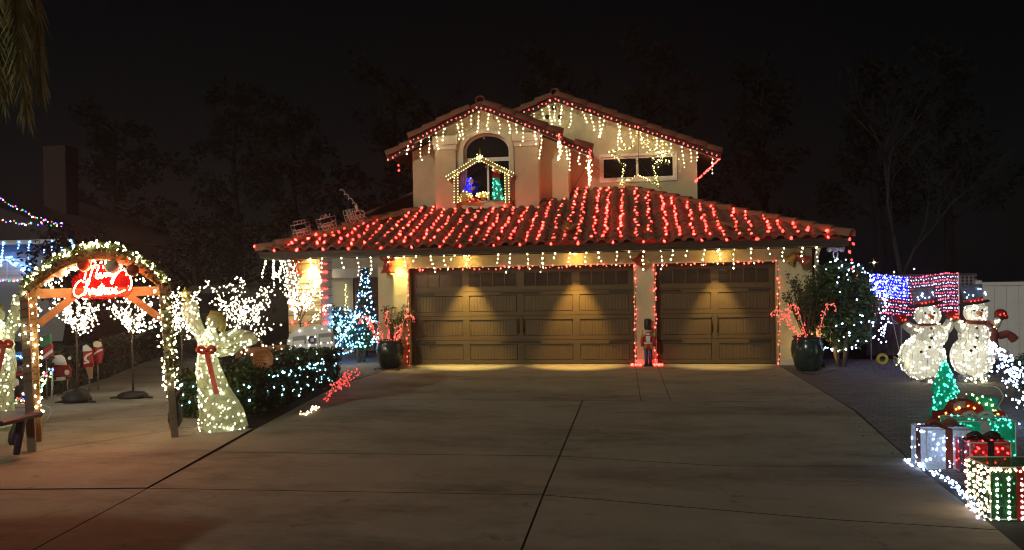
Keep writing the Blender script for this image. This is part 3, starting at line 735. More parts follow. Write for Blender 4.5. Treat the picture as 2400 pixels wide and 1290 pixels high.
bell(1880,607,-.16,.85,-.9,'tilted red bell at the corner above the big shrub',False)
bell(1856,605,-.10,.8,.7,'gold bell paired with the red bell at the corner above the big shrub',False,False,GOLD)
# ---- security lamp at the corner
t = thing('security_lamp', 'white twin floodlight with sensor under the eave corner', 'floodlight', at(1957,585,-.1))
MB().bevbox(-.09,.09,-.03,.03,-.03,.05,.01).build('base', WHITEP, t, True)
for sx in (-1,1):
    MB().lathe([(.02,.06),(.045,.05),(.05,-.05),(.04,-.055)], 12, Matrix.Translation((sx*.12,-.06,.01)) @ Matrix.Rotation(R(60),4,'X')).build('lamp_head', WHITEP, t, True)
MB().tube(spline([(-.035,-.03,-.05),(-.035,-.03,-.15),(0,-.03,-.18),(.035,-.03,-.15),(.035,-.03,-.05)],3,True), .014, 6, True).build('sensor', WHITEP, t, True)
# ---- nativity on the ledge below the arched window
def figure(t, prof, c, m, name, lean=0, n=14, sy=.6):
    return MB().lathe(prof, n, Matrix.Translation(c) @ Matrix.Rotation(lean,4,'Y') @ Matrix.Diagonal((1,sy,1,1))).build(name, m, t)
def on_lathe(prof, c, n, qq, lean=0, sy=.6, out=1.0, front=True):
    pts = []; M = Matrix.Translation(c) @ Matrix.Rotation(lean,4,'Y') @ Matrix.Diagonal((1,sy,1,1))
    seg = [(a,b,abs(b[1]-a[1])*(a[0]+b[0])+1e-6) for a,b in zip(prof,prof[1:])]; tot = sum(s[2] for s in seg)
    while len(pts) < n:
        u = qq.uniform(0,tot)
        for a,b,w in seg:
            if u <= w: break
            u -= w
        f = qq.random(); r = a[0]+(b[0]-a[0])*f; z = a[1]+(b[1]-a[1])*f
        ang = qq.uniform(math.pi,2*math.pi) if front and qq.random() < .75 else qq.uniform(0,2*math.pi)
        pts.append(M @ Vector((r*out*math.cos(ang), r*out*math.sin(ang), z)))
    return pts
YN = 2.06
t = thing('nativity_stable', 'lit stable frame with a star standing on the arched window ledge', 'nativity stable', at(1130,478,YN))
beams = [((1070,478),(1070,402)),((1190,478),(1188,402)),((1047,420),(1124,371)),((1205,412),(1124,371))]
for i, (a, b) in enumerate(beams):
    A_, B_ = at(*a,YN), at(*b,YN); d = (B_-A_).normalized(); n_ = Vector((d.z,0,-d.x))*.058
    MB().prism([((A_-n_).x,(A_-n_).z),((B_-n_).x,(B_-n_).z),((B_+n_).x,(B_+n_).z),((A_+n_).x,(A_+n_).z)], YN-.05+.004*i, YN+.05-.004*i).build('post' if i < 2 else 'rafter', WOODG, t)
    L = (B_-A_).length
    for s in (-1,1): bulbs([A_+(B_-A_)*((k+.5)/int(L/.062))+n_*s*.8+Vector((0,-.06,0)) for k in range(int(L/.062))], .0115, E_YEL, t)
sb = MB(); sc_ = at(1125,370,YN-.09)
for k in range(12):
    a = k*math.pi/6; L = .24 if k == 3 else .16 if k == 9 else .12 if k % 3 == 0 else .085
    sb.tube([sc_, sc_+Vector((L*math.cos(a),0,L*math.sin(a)))], [.022,.002], 5)
sb.build('star', fabric('star_foil', (.75,.72,.25), .4), t); bulbs([sc_+Vector((q.gauss(0,.05),-.03,q.gauss(0,.04))) for _ in range(16)], .015, E_YEL, t)
F_BLUE = fabric('blue_cloth', (.10,.10,.85)); F_TEAL = fabric('teal_cloth', (.10,.62,.50)); F_YEL = fabric('yellow_cloth', (.75,.70,.25)); F_RED = fabric('red_cloth', (.5,.06,.04))
c = at(1094,478,YN); c.z = zs
t = thing('nativity_figure', 'kneeling figure in a blue veil inside the lit stable', 'figurine', c)
p1_ = [(.0,0),(.19,.0),(.18,.10),(.12,.22),(.09,.26),(.0,.28)]
figure(t, p1_, c, F_YEL, 'gown'); bulbs(on_lathe(p1_,c,26,q), .012, E_YEL, t)
p2_ = [(.0,.22),(.11,.22),(.10,.34),(.07,.42),(.085,.50),(.075,.57),(.0,.60)]
figure(t, p2_, c, F_BLUE, 'veil', .16); bulbs(on_lathe(p2_,c,22,q,.16,.6,.8), .017, E_DBLUE, t)
MB().ball(c+Vector((.13,-.04,.50)), .06, 10, 7).build('face', SKIN, t)
MB().tube([c+Vector((.10,-.05,.32)),c+Vector((.17,-.07,.30)),c+Vector((.22,-.08,.36))], [.035,.03,.02], 6).build('arm', F_YEL, t)
p3_ = [(.0,0),(.17,.0),(.13,.06),(.0,.12)]; c3 = c+Vector((.16,-.05,0)); figure(t, p3_, c3, F_RED, 'robe_hem'); bulbs(on_lathe(p3_,c3,10,q), .013, E_RED2, t)
c = at(1168,478,YN); c.z = zs
t = thing('nativity_figure', 'standing figure in a teal robe inside the lit stable', 'figurine', c)
p4_ = [(.0,0),(.145,.0),(.135,.12),(.105,.30),(.095,.50),(.07,.58),(.0,.60)]
figure(t, p4_, c, F_TEAL, 'robe', -.08); bulbs(on_lathe(p4_,c,34,q,-.08), .014, E_TEAL, t)
figure(t, [(.0,.56),(.10,.56),(.09,.64),(.05,.69),(.0,.70)], c, F_RED, 'collar', -.08)
MB().ball(c+Vector((-.07,-.02,.77)), (.065,.06,.085), 10, 7).build('head', SKIN, t)
MB().tube([c+Vector((-.06,.0,.84)),c+Vector((-.0,.02,.78)),c+Vector((.04,.02,.66))], [.075,.07,.04], 8).build('headscarf', F_YEL, t)
bulbs([c+Vector((-.07+q.uniform(-.05,.05),-.08,.74+q.uniform(-.05,.12))) for _ in range(7)], .012, E_YEL, t)
c = at(1132,474,YN-.05); c.z = zs
t = thing('nativity_crib', 'small glowing yellow crib between the two stable figures', 'figurine', c)
p5_ = [(.0,.07),(.10,.08),(.165,.13),(.14,.20),(.0,.22)]
figure(t, p5_, c, F_YEL, 'crib', 0, 14, .5); bulbs(on_lathe(p5_,c,16,q), .016, E_YEL, t)
for sx in (-1,1): MB().tube([c+Vector((sx*.10,0,.0)),c+Vector((-sx*.06,0,.09))], .012, 5).build('leg', WOOD, t)
# ---- wire train along the left hip
def hipp(X): return Vector((X, EY+(X-XL), rz(EY+(X-XL))+.14))
def wire_car(name, label, X, L, H, kind):
    a = hipp(X-L/2*.75); b = hipp(X+L/2*.75); t = thing(name, label, 'train decoration', a, 0, 'wire train on the roof hip')
    ux = (b-a).normalized(); uz = Vector((0,0,1)); uz = (uz-ux*uz.dot(ux)).normalized()
    def P(u, v, w=0): return a+ux*(u*L)+uz*(v*H)+Vector((.7,-.7,0))*w*.3
    fr = MB()
    for w in (-.35,.35):
        if kind == 'loco':
            fr.tube([P(0,.2,w),P(0,1,w),P(.45,1,w),P(.45,.2,w)], .009, 4, True); fr.tube([P(.16,.2,w),P(.16,1,w)],.007,4); fr.tube([P(.32,.2,w),P(.32,1,w)],.007,4); fr.tube([P(0,.6,w),P(.45,.6,w)],.007,4)
            fr.tube(spline([P(.45,.3,w),P(.5,.7,w),P(.85,.75,w),P(1,.5,w),P(.9,.2,w)],3), .009, 4); fr.tube([P(.95,.25,w),P(1.12,.0,w)],.008,4)
        else:
            fr.tube([P(0,.25,w),P(0,1,w),P(1,1,w),P(1,.25,w)], .009, 4, True)
            if kind == 'caboose': fr.tube([P(.25,1,w),P(.25,1.3,w),P(.75,1.3,w),P(.75,1,w)], .008, 4)
            else: fr.tube(spline([P(.3,1,w),P(.45,1.35,w),P(.6,1.0,w),P(.75,1.35,w)],3), .007, 4)
    for u in (0,.45,1) if kind == 'loco' else (0,1):
        fr.tube([P(u,.6,-.35),P(u,.6,.35)], .007, 4)
    fr.build('frame', WWIRE, t)
    for u in ((.25,.75) if kind != 'loco' else (.22,.72)):
        for w in (-.35,.35):
            r = .085; ring = [P(u,.18,w)+ux*r*math.cos(k*.785)+uz*r*math.sin(k*.785) for k in range(8)]
            wb = MB().tube(ring, .008, 4, True)
            for k in range(0,8,2): wb.tube([P(u,.18,w), ring[k]], .005, 3)
            wb.build('wheel', WWIRE, t)
    if kind == 'loco':
        sm = MB().tube([P(.75,.75),P(.72,1.2)], .035, 6); k0 = P(.72,1.2)
        sm.tube(spline([k0+Vector((-.03*i+.04*math.cos(i*1.9), 0, .032*i+.04*math.sin(i*1.9))) for i in range(13)],4), .009, 4); sm.build('chimney', WWIRE, t)
wire_car('train_caboose', 'wire caboose at the tail of the roof train', -2.45, .36, .24, 'caboose')
wire_car('train_wagon', 'wire wagon in the middle of the roof train', -2.02, .38, .24, 'wagon')
wire_car('train_engine', 'wire locomotive with curling smoke leading the roof train', -1.52, .42, .30, 'loco')

# ================================================================== RIGHT SIDE
q = random.Random(23)
# ---- nutcracker by the middle pier
n0 = g(1518,857); n0.y = -.14; n0.x = at(1519,800,-.14).x; n0.z = 0
t = thing('nutcracker', 'nutcracker soldier with tall black hat and red coat between the garage doors', 'nutcracker', n0)
MB().bevbox(-.11,.11,-.07,.07,0,.035,.008).build('base', BLACKP, t, True)
for s in (-1,1):
    lg_ = MB().tube([(s*.05,0,.03),(s*.05,0,.2),(s*.045,0,.40)], [.036,.038,.042], 10).build('leg', BLUEP, t, True)
    MB().bevbox(s*.05-.038,s*.05+.038,-.085,.04,.034,.085,.012).build('boot', BLACKP, lg_, True)
    sv_ = MB().tube([(s*.115,0,.66),(s*.135,-.005,.55),(s*.13,-.02,.44)], [.042,.036,.032], 8).build('sleeve', REDP, t, True)
    MB().ball((s*.13,-.025,.41), (.03,.03,.035), 8, 6).build('hand', WHITEP, sv_, True)
    MB().lathe([(.0,.02),(.045,.015),(.05,0),(.03,-.01)], 10, Matrix.Translation((s*.105,0,.68))).build('epaulette', GOLD, sv_, True)
ct_ = MB().lathe([(.0,.38),(.105,.38),(.10,.46),(.085,.52),(.10,.62),(.09,.69),(.045,.71),(.0,.71)], 14, Matrix.Diagonal((1,.75,1,1))).build('coat', REDP, t, True)
MB().lathe([(.0,.50),(.092,.50),(.092,.535),(.0,.535)], 14, Matrix.Diagonal((1,.78,1,1))).build('belt', WHITEP, ct_, True)
MB().prism([(-.035,.55),(.035,.55),(.05,.68),(-.05,.68)], -.085, -.06).build('shirt_front', WHITEP, ct_, True)
MB().prism([(-.085,.50),(-.03,.50),(-.05,.40),(-.09,.39)], -.082, -.066).prism([(.085,.50),(.03,.50),(.05,.40),(.09,.39)], -.082, -.066).build('coat_trim', GOLD, ct_, True)
hd_ = MB().lathe([(.0,.70),(.05,.70),(.066,.73),(.068,.80),(.06,.83),(.0,.83)], 14).build('head', SKIN, t, True)
MB().prism([(-.045,.745),(.045,.745),(.03,.765),(0,.758),(-.03,.765)], -.078, -.06).build('moustache', BLACKP, hd_, True)
MB().prism([(-.04,.70),(.04,.70),(.03,.74),(-.03,.74)], -.074, -.055).build('beard', WHITEP, hd_, True)
for s in (-1,1): MB().ball((s*.025,-.064,.79), .009, 6, 4).build('eye', BLACKP, hd_, True)
MB().lathe([(.0,.82),(.076,.82),(.084,.86),(.082,1.02),(.066,1.06),(.0,1.065)], 16).build('hat', BLACKP, t, True)
MB().tube([(-.15,-.03,.40),(-.12,-.03,.82)], .010, 6).build('sword', GOLD, t, True)
t.scale = (.93,.93,.93)
# ---- glazed pots with plants and red cane lights
def pot(loc, r, h, label):
    t = thing('planter_pot', label, 'pot', loc)
    prof = [(.0,.0),(.60*r,.0),(.74*r,.06*h),(.98*r,.45*h),(1.0*r,.62*h),(.93*r,.86*h),(.80*r,.93*h),(.90*r,.97*h),(.92*r,1.0*h),(.82*r,1.0*h),(.72*r,.93*h),(.70*r,.86*h)]
    mb = MB(); n = 36; vs = []; fs = []
    for i, (rr, z) in enumerate(prof):
        for k in range(n):
            a = 2*math.pi*k/n; w = 1+.012*(1 if k % 2 else -1)*(2 < i < 6); vs.append((rr*w*math.cos(a), rr*w*math.sin(a), z))
    for i in range(len(prof)-1):
        for k in range(n): l = (k+1) % n; fs.append((i*n+k,i*n+l,(i+1)*n+l,(i+1)*n+k))
    fs.append(tuple(range(n-1,-1,-1))); mb.add(vs, fs, True).build('pot', POT, t, True)
    MB().lathe([(.0,.84*h),(.71*r,.84*h),(.70*r,.87*h),(.0,.88*h)], 18).build('soil', SOIL, t, True)
    return t
def cane(parent, p, d, L, r=.048, hook=True):        # one lit cane: a bent rod wound with bulbs
    d = Vector(d).normalized(); s = Vector((d.x,d.y,0)); s = s.normalized() if s.length > .01 else Vector((1,0,0))
    pts = [p+d*(L*k/5) for k in range(6)]
    if hook:
        c = pts[-1]+s*.09
        pts += [c+(-s*math.cos(a)+Vector((0,0,1))*math.sin(a))*.09 for a in (.5,1.1,1.7,2.3,2.9)]+[c+s*.09-Vector((0,0,.06))]
    MB().tube(pts, .008, 5).build('rod', WHITEP, parent)
    return [x+Vector((q.uniform(-r,r),q.uniform(-r,r),q.uniform(-.015,.015))) for x in walk(pts,.030) for _ in (0,1) if q.random() < .62]
def twig_plant(parent, base, H, spread, nst, leafm, qq, lsize=.03, nl=26, lean=(0,0)):
    st = MB(); lf = MB(); tips = []
    for i in range(nst):
        a = qq.uniform(0,6.28); e = base+Vector((math.cos(a)*spread*qq.uniform(.3,1)+lean[0], math.sin(a)*spread*qq.uniform(.3,1)+lean[1], H*qq.uniform(.6,1)))
        m_ = base*.45+e*.55+Vector((qq.uniform(-.08,.08),qq.uniform(-.08,.08),.06)); c = spline([base+Vector((qq.uniform(-.05,.05),qq.uniform(-.05,.05),0)),m_,e],5)
        st.tube(c, [.010*(1-k/len(c))+.003 for k in range(len(c))], 4)
        leaves(lf, c[4:], nl//6, .075, lsize, qq); tips += c[5:]
    st.build('stems', BARK, parent); lf.build('foliage', leafm, parent)
    return tips
pl0 = g(915,862); pl0.z = 0; ptL = pot(pl0, .30, .60, 'dark glazed ribbed pot beside the porch')
pt = thing('potted_plant', 'wispy leafy plant growing from the pot beside the porch', 'plant', pl0+Vector((0,0,.5)))
twig_plant(pt, pl0+Vector((.05,.02,.5)), .85, .36, 16, LEAF2, q, .035, 30, (.08,.05))
t = thing('cane_lights', 'bundle of red lit canes in the pot beside the porch', 'light decoration', pl0+Vector((0,0,.5))); pts = []
for dx, L, lean in ((-.18,.55,(-.45,-.1)),(-.10,.42,(-.25,-.2)),(0,.62,(.02,-.1)),(.12,.30,(.2,-.15)),(.18,.55,(.35,0)),(-.16,.60,(-.6,.1))):
    pts += cane(t, pl0+Vector((dx,-.10,.52)), (lean[0],lean[1],1), L)
bulbs(pts, .0120, E_CANE, t)
pr0 = g(1893,868); pr0.z = 0; pot(pr0, .30, .66, 'large dark green glazed pot in front of the shrub')
pt = thing('potted_plant', 'dark twiggy plant growing from the green pot against the wall', 'plant', pr0+Vector((0,0,.55)))
twig_plant(pt, pr0+Vector((0,.08,.55)), 1.35, .42, 22, LEAF, q, .035, 40, (-.03,.15))
t = thing('cane_lights', 'red lit canes leaning both ways out of the green pot', 'light decoration', pr0+Vector((0,0,.6))); pts = []
for dx, L, lean in ((-.12,.62,(-.75,0)),(-.02,.60,(-.30,0)),(-.16,.48,(-.55,-.1)),(.14,.62,(.30,-.05))):
    pts += cane(t, pr0+Vector((dx,-.12,.60)), (lean[0],lean[1],1), L)
bulbs(pts, .0125, E_CANE, t)
# ---- big shrub with cool lights
sh0 = Vector((8.95,-.20,0))
def shrub(name, label, base, rx, ry, z0, z1, n, lsize, m, qq, trunks=4, cat='shrub', prune=.0, shape=None, per=1):
    t = thing(name, label, cat, base); H = z1-z0
    tk = MB()
    for k in range(trunks):
        a = k*6.28/max(1,trunks)+.4; top = base+Vector((math.cos(a)*rx*.45, math.sin(a)*ry*.45, z0+H*.45))
        tk.tube(spline([base+Vector((math.cos(a)*.07,math.sin(a)*.07,-.05)), base+Vector((math.cos(a)*rx*.2,math.sin(a)*ry*.2,(z0+H*.2)*.6)), top],4), [.045-.003*i for i in range(9)], 6)
    if trunks: tk.build('trunk', BARK, t)
    lf = MB(); cl = []
    for _ in range(n):
        while True:
            d = Vector((qq.uniform(-1,1),qq.uniform(-1,1),qq.uniform(-1,1)))
            if .35 < d.length < 1: break
        d = d*(d.length**-.45)*qq.uniform(.72,1.0)
        zz = d.z; k = shape(zz) if shape else 1.0
        cl.append(base+Vector((d.x*rx*k, d.y*ry*k, z0+H*(.5+.5*zz))))
    leaves(lf, cl, 14*per, .12, lsize, qq); lf.build('foliage', m, t)
    return t, cl
def surf_pts(base, rx, ry, z0, z1, n, qq, shape=None, front=True, out=1.04):
    pts = []
    while len(pts) < n:
        d = Vector((qq.gauss(0,1),qq.gauss(0,1),qq.gauss(0,1))).normalized()
        if front and d.y > .25: continue
        k = shape(d.z) if shape else 1
        pts.append(base+Vector((d.x*rx*k*out, d.y*ry*k*out, z0+(z1-z0)*(.5+.5*d.z))))
    return pts
shp = lambda z: 1.0-.25*max(0,z)**2+.0*z
shrub('garden_shrub', 'tall dark shrub with pale lit trunks at the garage corner', sh0, .78, .70, .30, 2.18, 420, .055, LEAF, q, 4, shape=shp)
t = thing('shrub_lights', 'cool white lights spread over the tall shrub at the garage corner', 'string lights', sh0)
bulbs([p for p in surf_pts(sh0,.80,.72,.3,2.15,120,q,shp) if p.x > sh0.x-.35][:80]+[sh0+Vector((.72+q.uniform(-.12,.1),-.3+q.uniform(-.2,.1),.5+q.uniform(0,1.3))) for _ in range(40)], .017, E_WHITE, t)
t = thing('garden_uplight', 'small lit spotlight at the foot of the tall shrub', 'lamp', g(1930,862)+Vector((0,0,0)))
MB().lathe([(.03,.0),(.04,.02),(.045,.10),(.05,.12),(.04,.12),(.035,.09)], 12, Matrix.Rotation(R(-20),4,'X')).build('housing', BLACKP, t, True)
MB().lathe([(.0,.105),(.036,.105),(.036,.112),(.0,.112)], 12, Matrix.Rotation(R(-20),4,'X')).build('lens', E_LAMP, t, True)
l = bpy.data.lights.new('uplight_beam', 'SPOT'); l.energy = 8; l.color = (1,.85,.45); l.spot_size = R(80); l.spot_blend = .8; l.shadow_soft_size = .03
lo = bpy.data.objects.new('uplight_beam', l); COL.objects.link(lo); lo.parent = t; lo.location = (0,.02,.14); lo.rotation_euler = (R(160),0,0)

# ---- fences behind
DARKF = mat('dark_fence_board', (.055,.05,.055), .8, .25, 4)
WF = mat('white_fence_board', (.62,.60,.66), .5, .06, 4)
FY = 1.6
fx0, fx1 = at(2030,760,FY).x, at(2292,760,FY).x; ftz = at(2160,648,FY).z
t = thing('board_fence', 'dark board fence behind the light flag', 'fence', ((fx0+fx1)/2,FY,0))
nb = 22; bw = (fx1-fx0)/nb
for i in range(nb): MB().box(fx0+i*bw+.004,fx0+(i+1)*bw-.004,FY,FY+.02,.02,ftz-.30+q.uniform(-.006,.006)).build('board', DARKF, t)
for z in (.35,1.3): MB().box(fx0,fx1,FY+.022,FY+.06,z,z+.09).build('rail', DARKF, t)
lat = MB(); lz0, lz1 = ftz-.29, ftz+.04
MB().box(fx0,fx1,FY-.005,FY+.03,ftz-.298,ftz-.25).build('rail', DARKF, t); MB().box(fx0,fx1,FY-.005,FY+.03,ftz+.0,ftz+.045).build('rail', DARKF, t)
n_ = int((fx1-fx0)/.085)
for i in range(n_): lat.box(fx0+i*.085,fx0+i*.085+.03,FY+.002,FY+.012,ftz-.25,ftz)
for j in range(4): lat.box(fx0,fx1,FY+.013,FY+.022,ftz-.235+j*.07,ftz-.205+j*.07)
o = lat.build('lattice', mat('lattice_wood', (.16,.16,.18), .7, .15, 6), t); o['kind'] = 'stuff'
WY = 1.0; ax = at(2303,700,WY).x; wt0 = at(2303,662,WY).z
t = thing('vinyl_fence', 'pale plank fence beyond the snowmen', 'fence', (ax+1.5,WY,0))
for i in range(16):
    x = ax+i*.235; MB().bevbox(x+.003,x+.232,WY,WY+.03,.0,wt0-.08,.006).build('plank', WF, t)
MB().bevbox(ax-.02,ax+16*.235,WY-.02,WY+.05,wt0-.079,wt0+.0,.01).build('top_rail', WF, t)
MB().bevbox(ax-.13,ax-.022,WY-.04,WY+.07,0,wt0+.04,.01).build('post', WF, t)
# ---- flag of lights
FGY = .9
t = thing('light_flag', 'flag of net lights with blue canton and red and white stripes', 'light flag', at(2145,742,FGY))
TLc, TRc, BLc, BRc = at(2040,648,FGY), at(2250,645,FGY), at(2045,738,FGY), at(2250,732,FGY)
def fp(u, v):
    a = TLc+(TRc-TLc)*u; b = BLc+(BRc-BLc)*u; p = a+(b-a)*v; p.z += .035*math.sin(u*7.5+1.2); p.y += .05*math.sin(u*7.5); return p
nr, nc = 13, 36; R_, W_, B_, D_ = [], [], [], []
for r in range(nr):
    for c_ in range(nc):
        u, v = (c_+.5*(r % 2)*.6)/nc, r/(nr-1); p = fp(u,v)+Vector((q.uniform(-.012,.012),0,q.uniform(-.012,.012)))
        if u < .42 and v < .55: (W_ if (c_ % 2 == r % 2) else B_).append(p)
        elif (r//1) % 2 == 0: R_.append(p)
        else: W_.append(p)
net = MB()
for r in range(nr): net.tube([fp(c_/12, r/(nr-1)) for c_ in range(13)], .004, 3)
net.build('net', WIRE, t)
E_FR = glow('bulb_flag_red', (1,.05,.12), 7)
bulbs(R_, .0135, E_FR, t, 'red_bulbs'); bulbs(W_, .0115, glow('bulb_flag_white', (.45,.52,1), 7), t, 'white_bulbs'); bulbs(B_, .015, E_DBLUE, t, 'blue_bulbs')
cv = MB(); N_ = 10                                         # the dark blue backing cloth of the canton
for i in range(N_):
    a, b = .42*i/N_, .42*(i+1)/N_; cv.add([fp(a,0),fp(b,0),fp(b,.58),fp(a,.58)], [(0,1,2,3)])
for o_ in range(len(cv.v)): cv.v[o_] = (cv.v[o_][0], cv.v[o_][1]+.03, cv.v[o_][2])
cv.build('canton_cloth', fabric('canton', (.03,.03,.8), .4, .02), t)
bulbs([fp(.42*q.random(),.6*q.random())+Vector((0,.015,0)) for _ in range(130)], .016, E_DBLUE, t, 'blue_bulbs')
for u in (0,1):
    a, b = fp(u,0), fp(u,1); MB().tube([(a.x,a.y+.03,0),(a.x,a.y+.03,a.z+.03)], .014, 6).build('pole', WHITEP, t)
cdv = MB()
for a in ((2090,742,2112,842),(2112,742,2112,842),(2120,742,2170,830),(2080,745,2110,760),(2075,760,2105,758)): cdv.tube([at(a[0],a[1],FGY-.03),at(a[2],a[3],FGY-.5)], .006, 4)
cdv.build('guy_rope', WWIRE, t)

# ---- two skiing snowmen
F_SNOW = fabric('snow_cloth', (.80,.80,.74), .55, .06); F_HAT = fabric('clear_hat', (.24,.29,.36), .45, .25); DARKH = mat('hat_brim', (.02,.022,.03), .7, .2, 9)
F_SLV = fabric('silver_cloth', (.55,.55,.56), .5, .1); F_MIT = fabric('red_mitten', (.45,.05,.04), .4, .05); SCARF = mat('maroon_scarf', (.17,.04,.035), .8, .2, 15)
def snowman(label, base, px, mirror, scarf):
    # px: pixel centres and radii of the three balls
    t = thing('snowman', label, 'snowman', base, 0, 'skiing snowmen'); Y = base.y
    s = 1800/((base-CAM).dot(fw)); names = ('lower_ball','upper_ball','head'); pts = []
    for (x,y,rx,ry), nm, nb_ in zip(px, names, (190,84,58)):
        c = at(x,y,Y); r = (rx/s, rx/s*.62, ry/s)
        bo_ = MB().ball(c, r, 24, 14).build(nm, F_SNOW, t)
        while nb_ > 0:
            d = Vector((q.gauss(0,1),q.gauss(0,1),q.gauss(0,1))).normalized()
            if d.y > .15: continue
            pts.append(c+Vector((d.x*r[0],d.y*r[1],d.z*r[2]))*(.99 if nb_ % 3 else .6)); nb_ -= 1
        seams = MB()
        for k in range(5):
            a = math.pi*(1+(k+.5)/5); ring = [c+Vector((r[0]*math.sin(b)*math.cos(a),r[1]*math.sin(b)*math.sin(a),r[2]*math.cos(b)))*1.004 for b in [math.pi*j/10 for j in range(11)]]
            seams.tube(ring, .004, 3)
        seams.build('wire_rib', METALG, bo_)['kind'] = 'stuff'
    bulbs(pts, .0125, E_SNOW, t)
    h = at(px[2][0],px[2][1],Y); hr = px[2][2]/s; fy = -hr*.62; m_ = mirror
    for dx in (-.38,.28): MB().ball(h+Vector((dx*hr,fy*.95,.22*hr)), .02, 8, 6).build('eye', BLACKP, bo_)
    MB().tube([h+Vector((-.05*hr,fy*.9,.05*hr)), h+Vector((-.02*hr,fy*.9-.09,-.01)), h+Vector((-.08*hr,fy*.9-.16,-.06))], [.035,.028,.008], 8).build('nose', ORANGE, bo_)
    for k in range(3):
        c = at(px[1][0]+(2-k)*2,px[1][1]-16+k*22,Y-.26+.0*k); MB().ball(c+Vector((0,-.02-.04*(k == 1),0)), (.025,.015,.025), 8, 6).build('button', BLACKP if k else REDP, t)
    c = at(px[0][0]-2,px[0][1]-14,Y-.30); MB().ball(c, (.025,.015,.025), 8, 6).build('button', BLACKP, t)
    # hat
    hb = h+Vector((-.14*hr,0,.78*hr)); Mh = Matrix.Translation(hb) @ Matrix.Rotation(-.16,4,'Y')
    MB().lathe([(.0,.0),(.33*hr/.24,.0),(.34*hr/.24,.015),(.32*hr/.24,.03),(.0,.035)], 22, Mh @ Matrix.Diagonal((.9,.65,1,1))).build('hat_brim', DARKH, t)
    cp = [(.19*hr/.24,.03),(.185*hr/.24,.10),(.22*hr/.24,.28),(.23*hr/.24,.31),(.0,.32)]
    hc_ = MB().lathe(cp, 18, Mh @ Matrix.Diagonal((1,.65,1,1))).build('hat_crown', F_HAT, t)
    MB().lathe([(.195*hr/.24,.03),(.195*hr/.24,.09),(.18*hr/.24,.09)], 18, Mh @ Matrix.Diagonal((1,.68,1,1))).build('hat_band', REDP, hc_)
    bulbs([Mh @ Vector((q.uniform(-.17,.17),-.13,q.uniform(.12,.28))) for _ in range(9)], .011, E_WHITE, t); bulbs([Mh @ Vector((-.1+k*.06,-.15,.06)) for k in range(4)], .012, E_RED2, t)
    # scarf
    nk = (at(px[2][0],px[2][1]+px[2][3]*.92,Y)); MB().lathe([(.78*hr,-.035),(.86*hr,-.02),(.86*hr,.025),(.74*hr,.04)], 20, Matrix.Translation(nk) @ Matrix.Diagonal((1,.66,1,1))).build('scarf', SCARF, t)
    if scarf:
        a = nk+Vector((.72*hr,-.06,0)); MB().tube(spline([a,a+Vector((.10,-.04,-.10)),a+Vector((.09,-.05,-.30)),a+Vector((.12,-.03,-.42))],4), [.05]*6+[.06]*7, 6).build('scarf_tail', SCARF, t)
        MB().tube(spline([a+Vector((.05,-.02,-.1)),a+Vector((.18,0,-.22)),a+Vector((.34,.02,-.20)),a+Vector((.45,.02,-.30))],4), [.05]*5+[.065]*5+[.075]*3, 6, M=None).build('scarf_tail', SCARF, t)
    return t, s, Y
b1 = g(2185,893); b1.z = 0; b2 = g(2290,888); b2.z = 0; b2.y = b1.y-.02
sn1, s1, Y1 = snowman('skiing snowman in front of the light flag, without scarf tails', b1, [(2161,839,52,52),(2178,786,41,32),(2174,740,30,25)], 1, False)
sn2, s2, Y2 = snowman('skiing snowman nearest the pale fence with a flying maroon scarf', b2, [(2278,836,48,50),(2284,785,36,32),(2287,733,27,25)], -1, True)
def arm(t, Y, p):
    P = [at(x,y,Y-.03) for x,y in p]
    am_ = MB().tube(spline(P[:3],4), [.10,.098,.095,.09,.088,.085,.08,.075,.07], 10).build('arm', F_SLV, t)
    MB().tube([P[2],P[2]+(P[3]-P[2])*.35], .075, 10).build('cuff', mat('dark_cuff', (.03,.05,.06), .8, .2, 9) if 'dark_cuff' not in bpy.data.materials else bpy.data.materials['dark_cuff'], am_)
    MB().ball(P[3], (.10,.08,.085), 12, 8).ball(P[3]+Vector((.07,-.02,-.05)), .045, 8, 6).build('mitten', F_MIT, am_)
    bulbs([P[0]+(P[2]-P[0])*u+Vector((q.uniform(-.05,.05),-.10,q.uniform(-.05,.05))) for u in (.2,.4,.6,.8,.95)], .014, E_WARM, t); bulbs([P[3]+Vector((q.uniform(-.06,.06),-.09,q.uniform(-.05,.05))) for _ in range(3)], .012, E_RED2, t)
arm(sn1,Y1,[(2148,775),(2135,770),(2118,758),(2112,748)]); arm(sn1,Y1+.03,[(2208,778),(2220,768),(2228,752),(2233,742)])
arm(sn2,Y2+.02,[(2258,772),(2250,765),(2240,752),(2234,740)]); arm(sn2,Y2,[(2315,772),(2328,765),(2340,748),(2345,736)])
def boot(t, x, y, Y, ski):
    p = at(x,y,Y); MB().tube([p+Vector((-.09,0,.02)),p+Vector((.03,-.03,.03)),p+Vector((.14,-.05,.01))], [.075,.085,.06], 10).build('boot', F_HAT, t)
    bulbs([p+Vector((q.uniform(-.09,.14),-.11,q.uniform(-.03,.08))) for _ in range(8)], .012, E_WARM, t)
    a, b = (at(xx,yy,Y-.02) for xx,yy in ski); d = (b-a).normalized()
    MB().prism([(a.x,a.z),(b.x,b.z),(b.x+.02,b.z+.03),(b.x-.02,b.z+.035),(a.x,a.z+.025)], Y-.10, Y+.02).build('ski', YEL, t)
boot(sn1,2107,852,Y1,[(2095,838),(2122,872)]); boot(sn1,2180,898,Y1-.1,[(2165,909),(2215,912)]); boot(sn2,2260,893,Y2-.1,[(2240,905),(2330,902)]); boot(sn2,2303,890,Y2-.02,[(2290,900),(2330,899)])
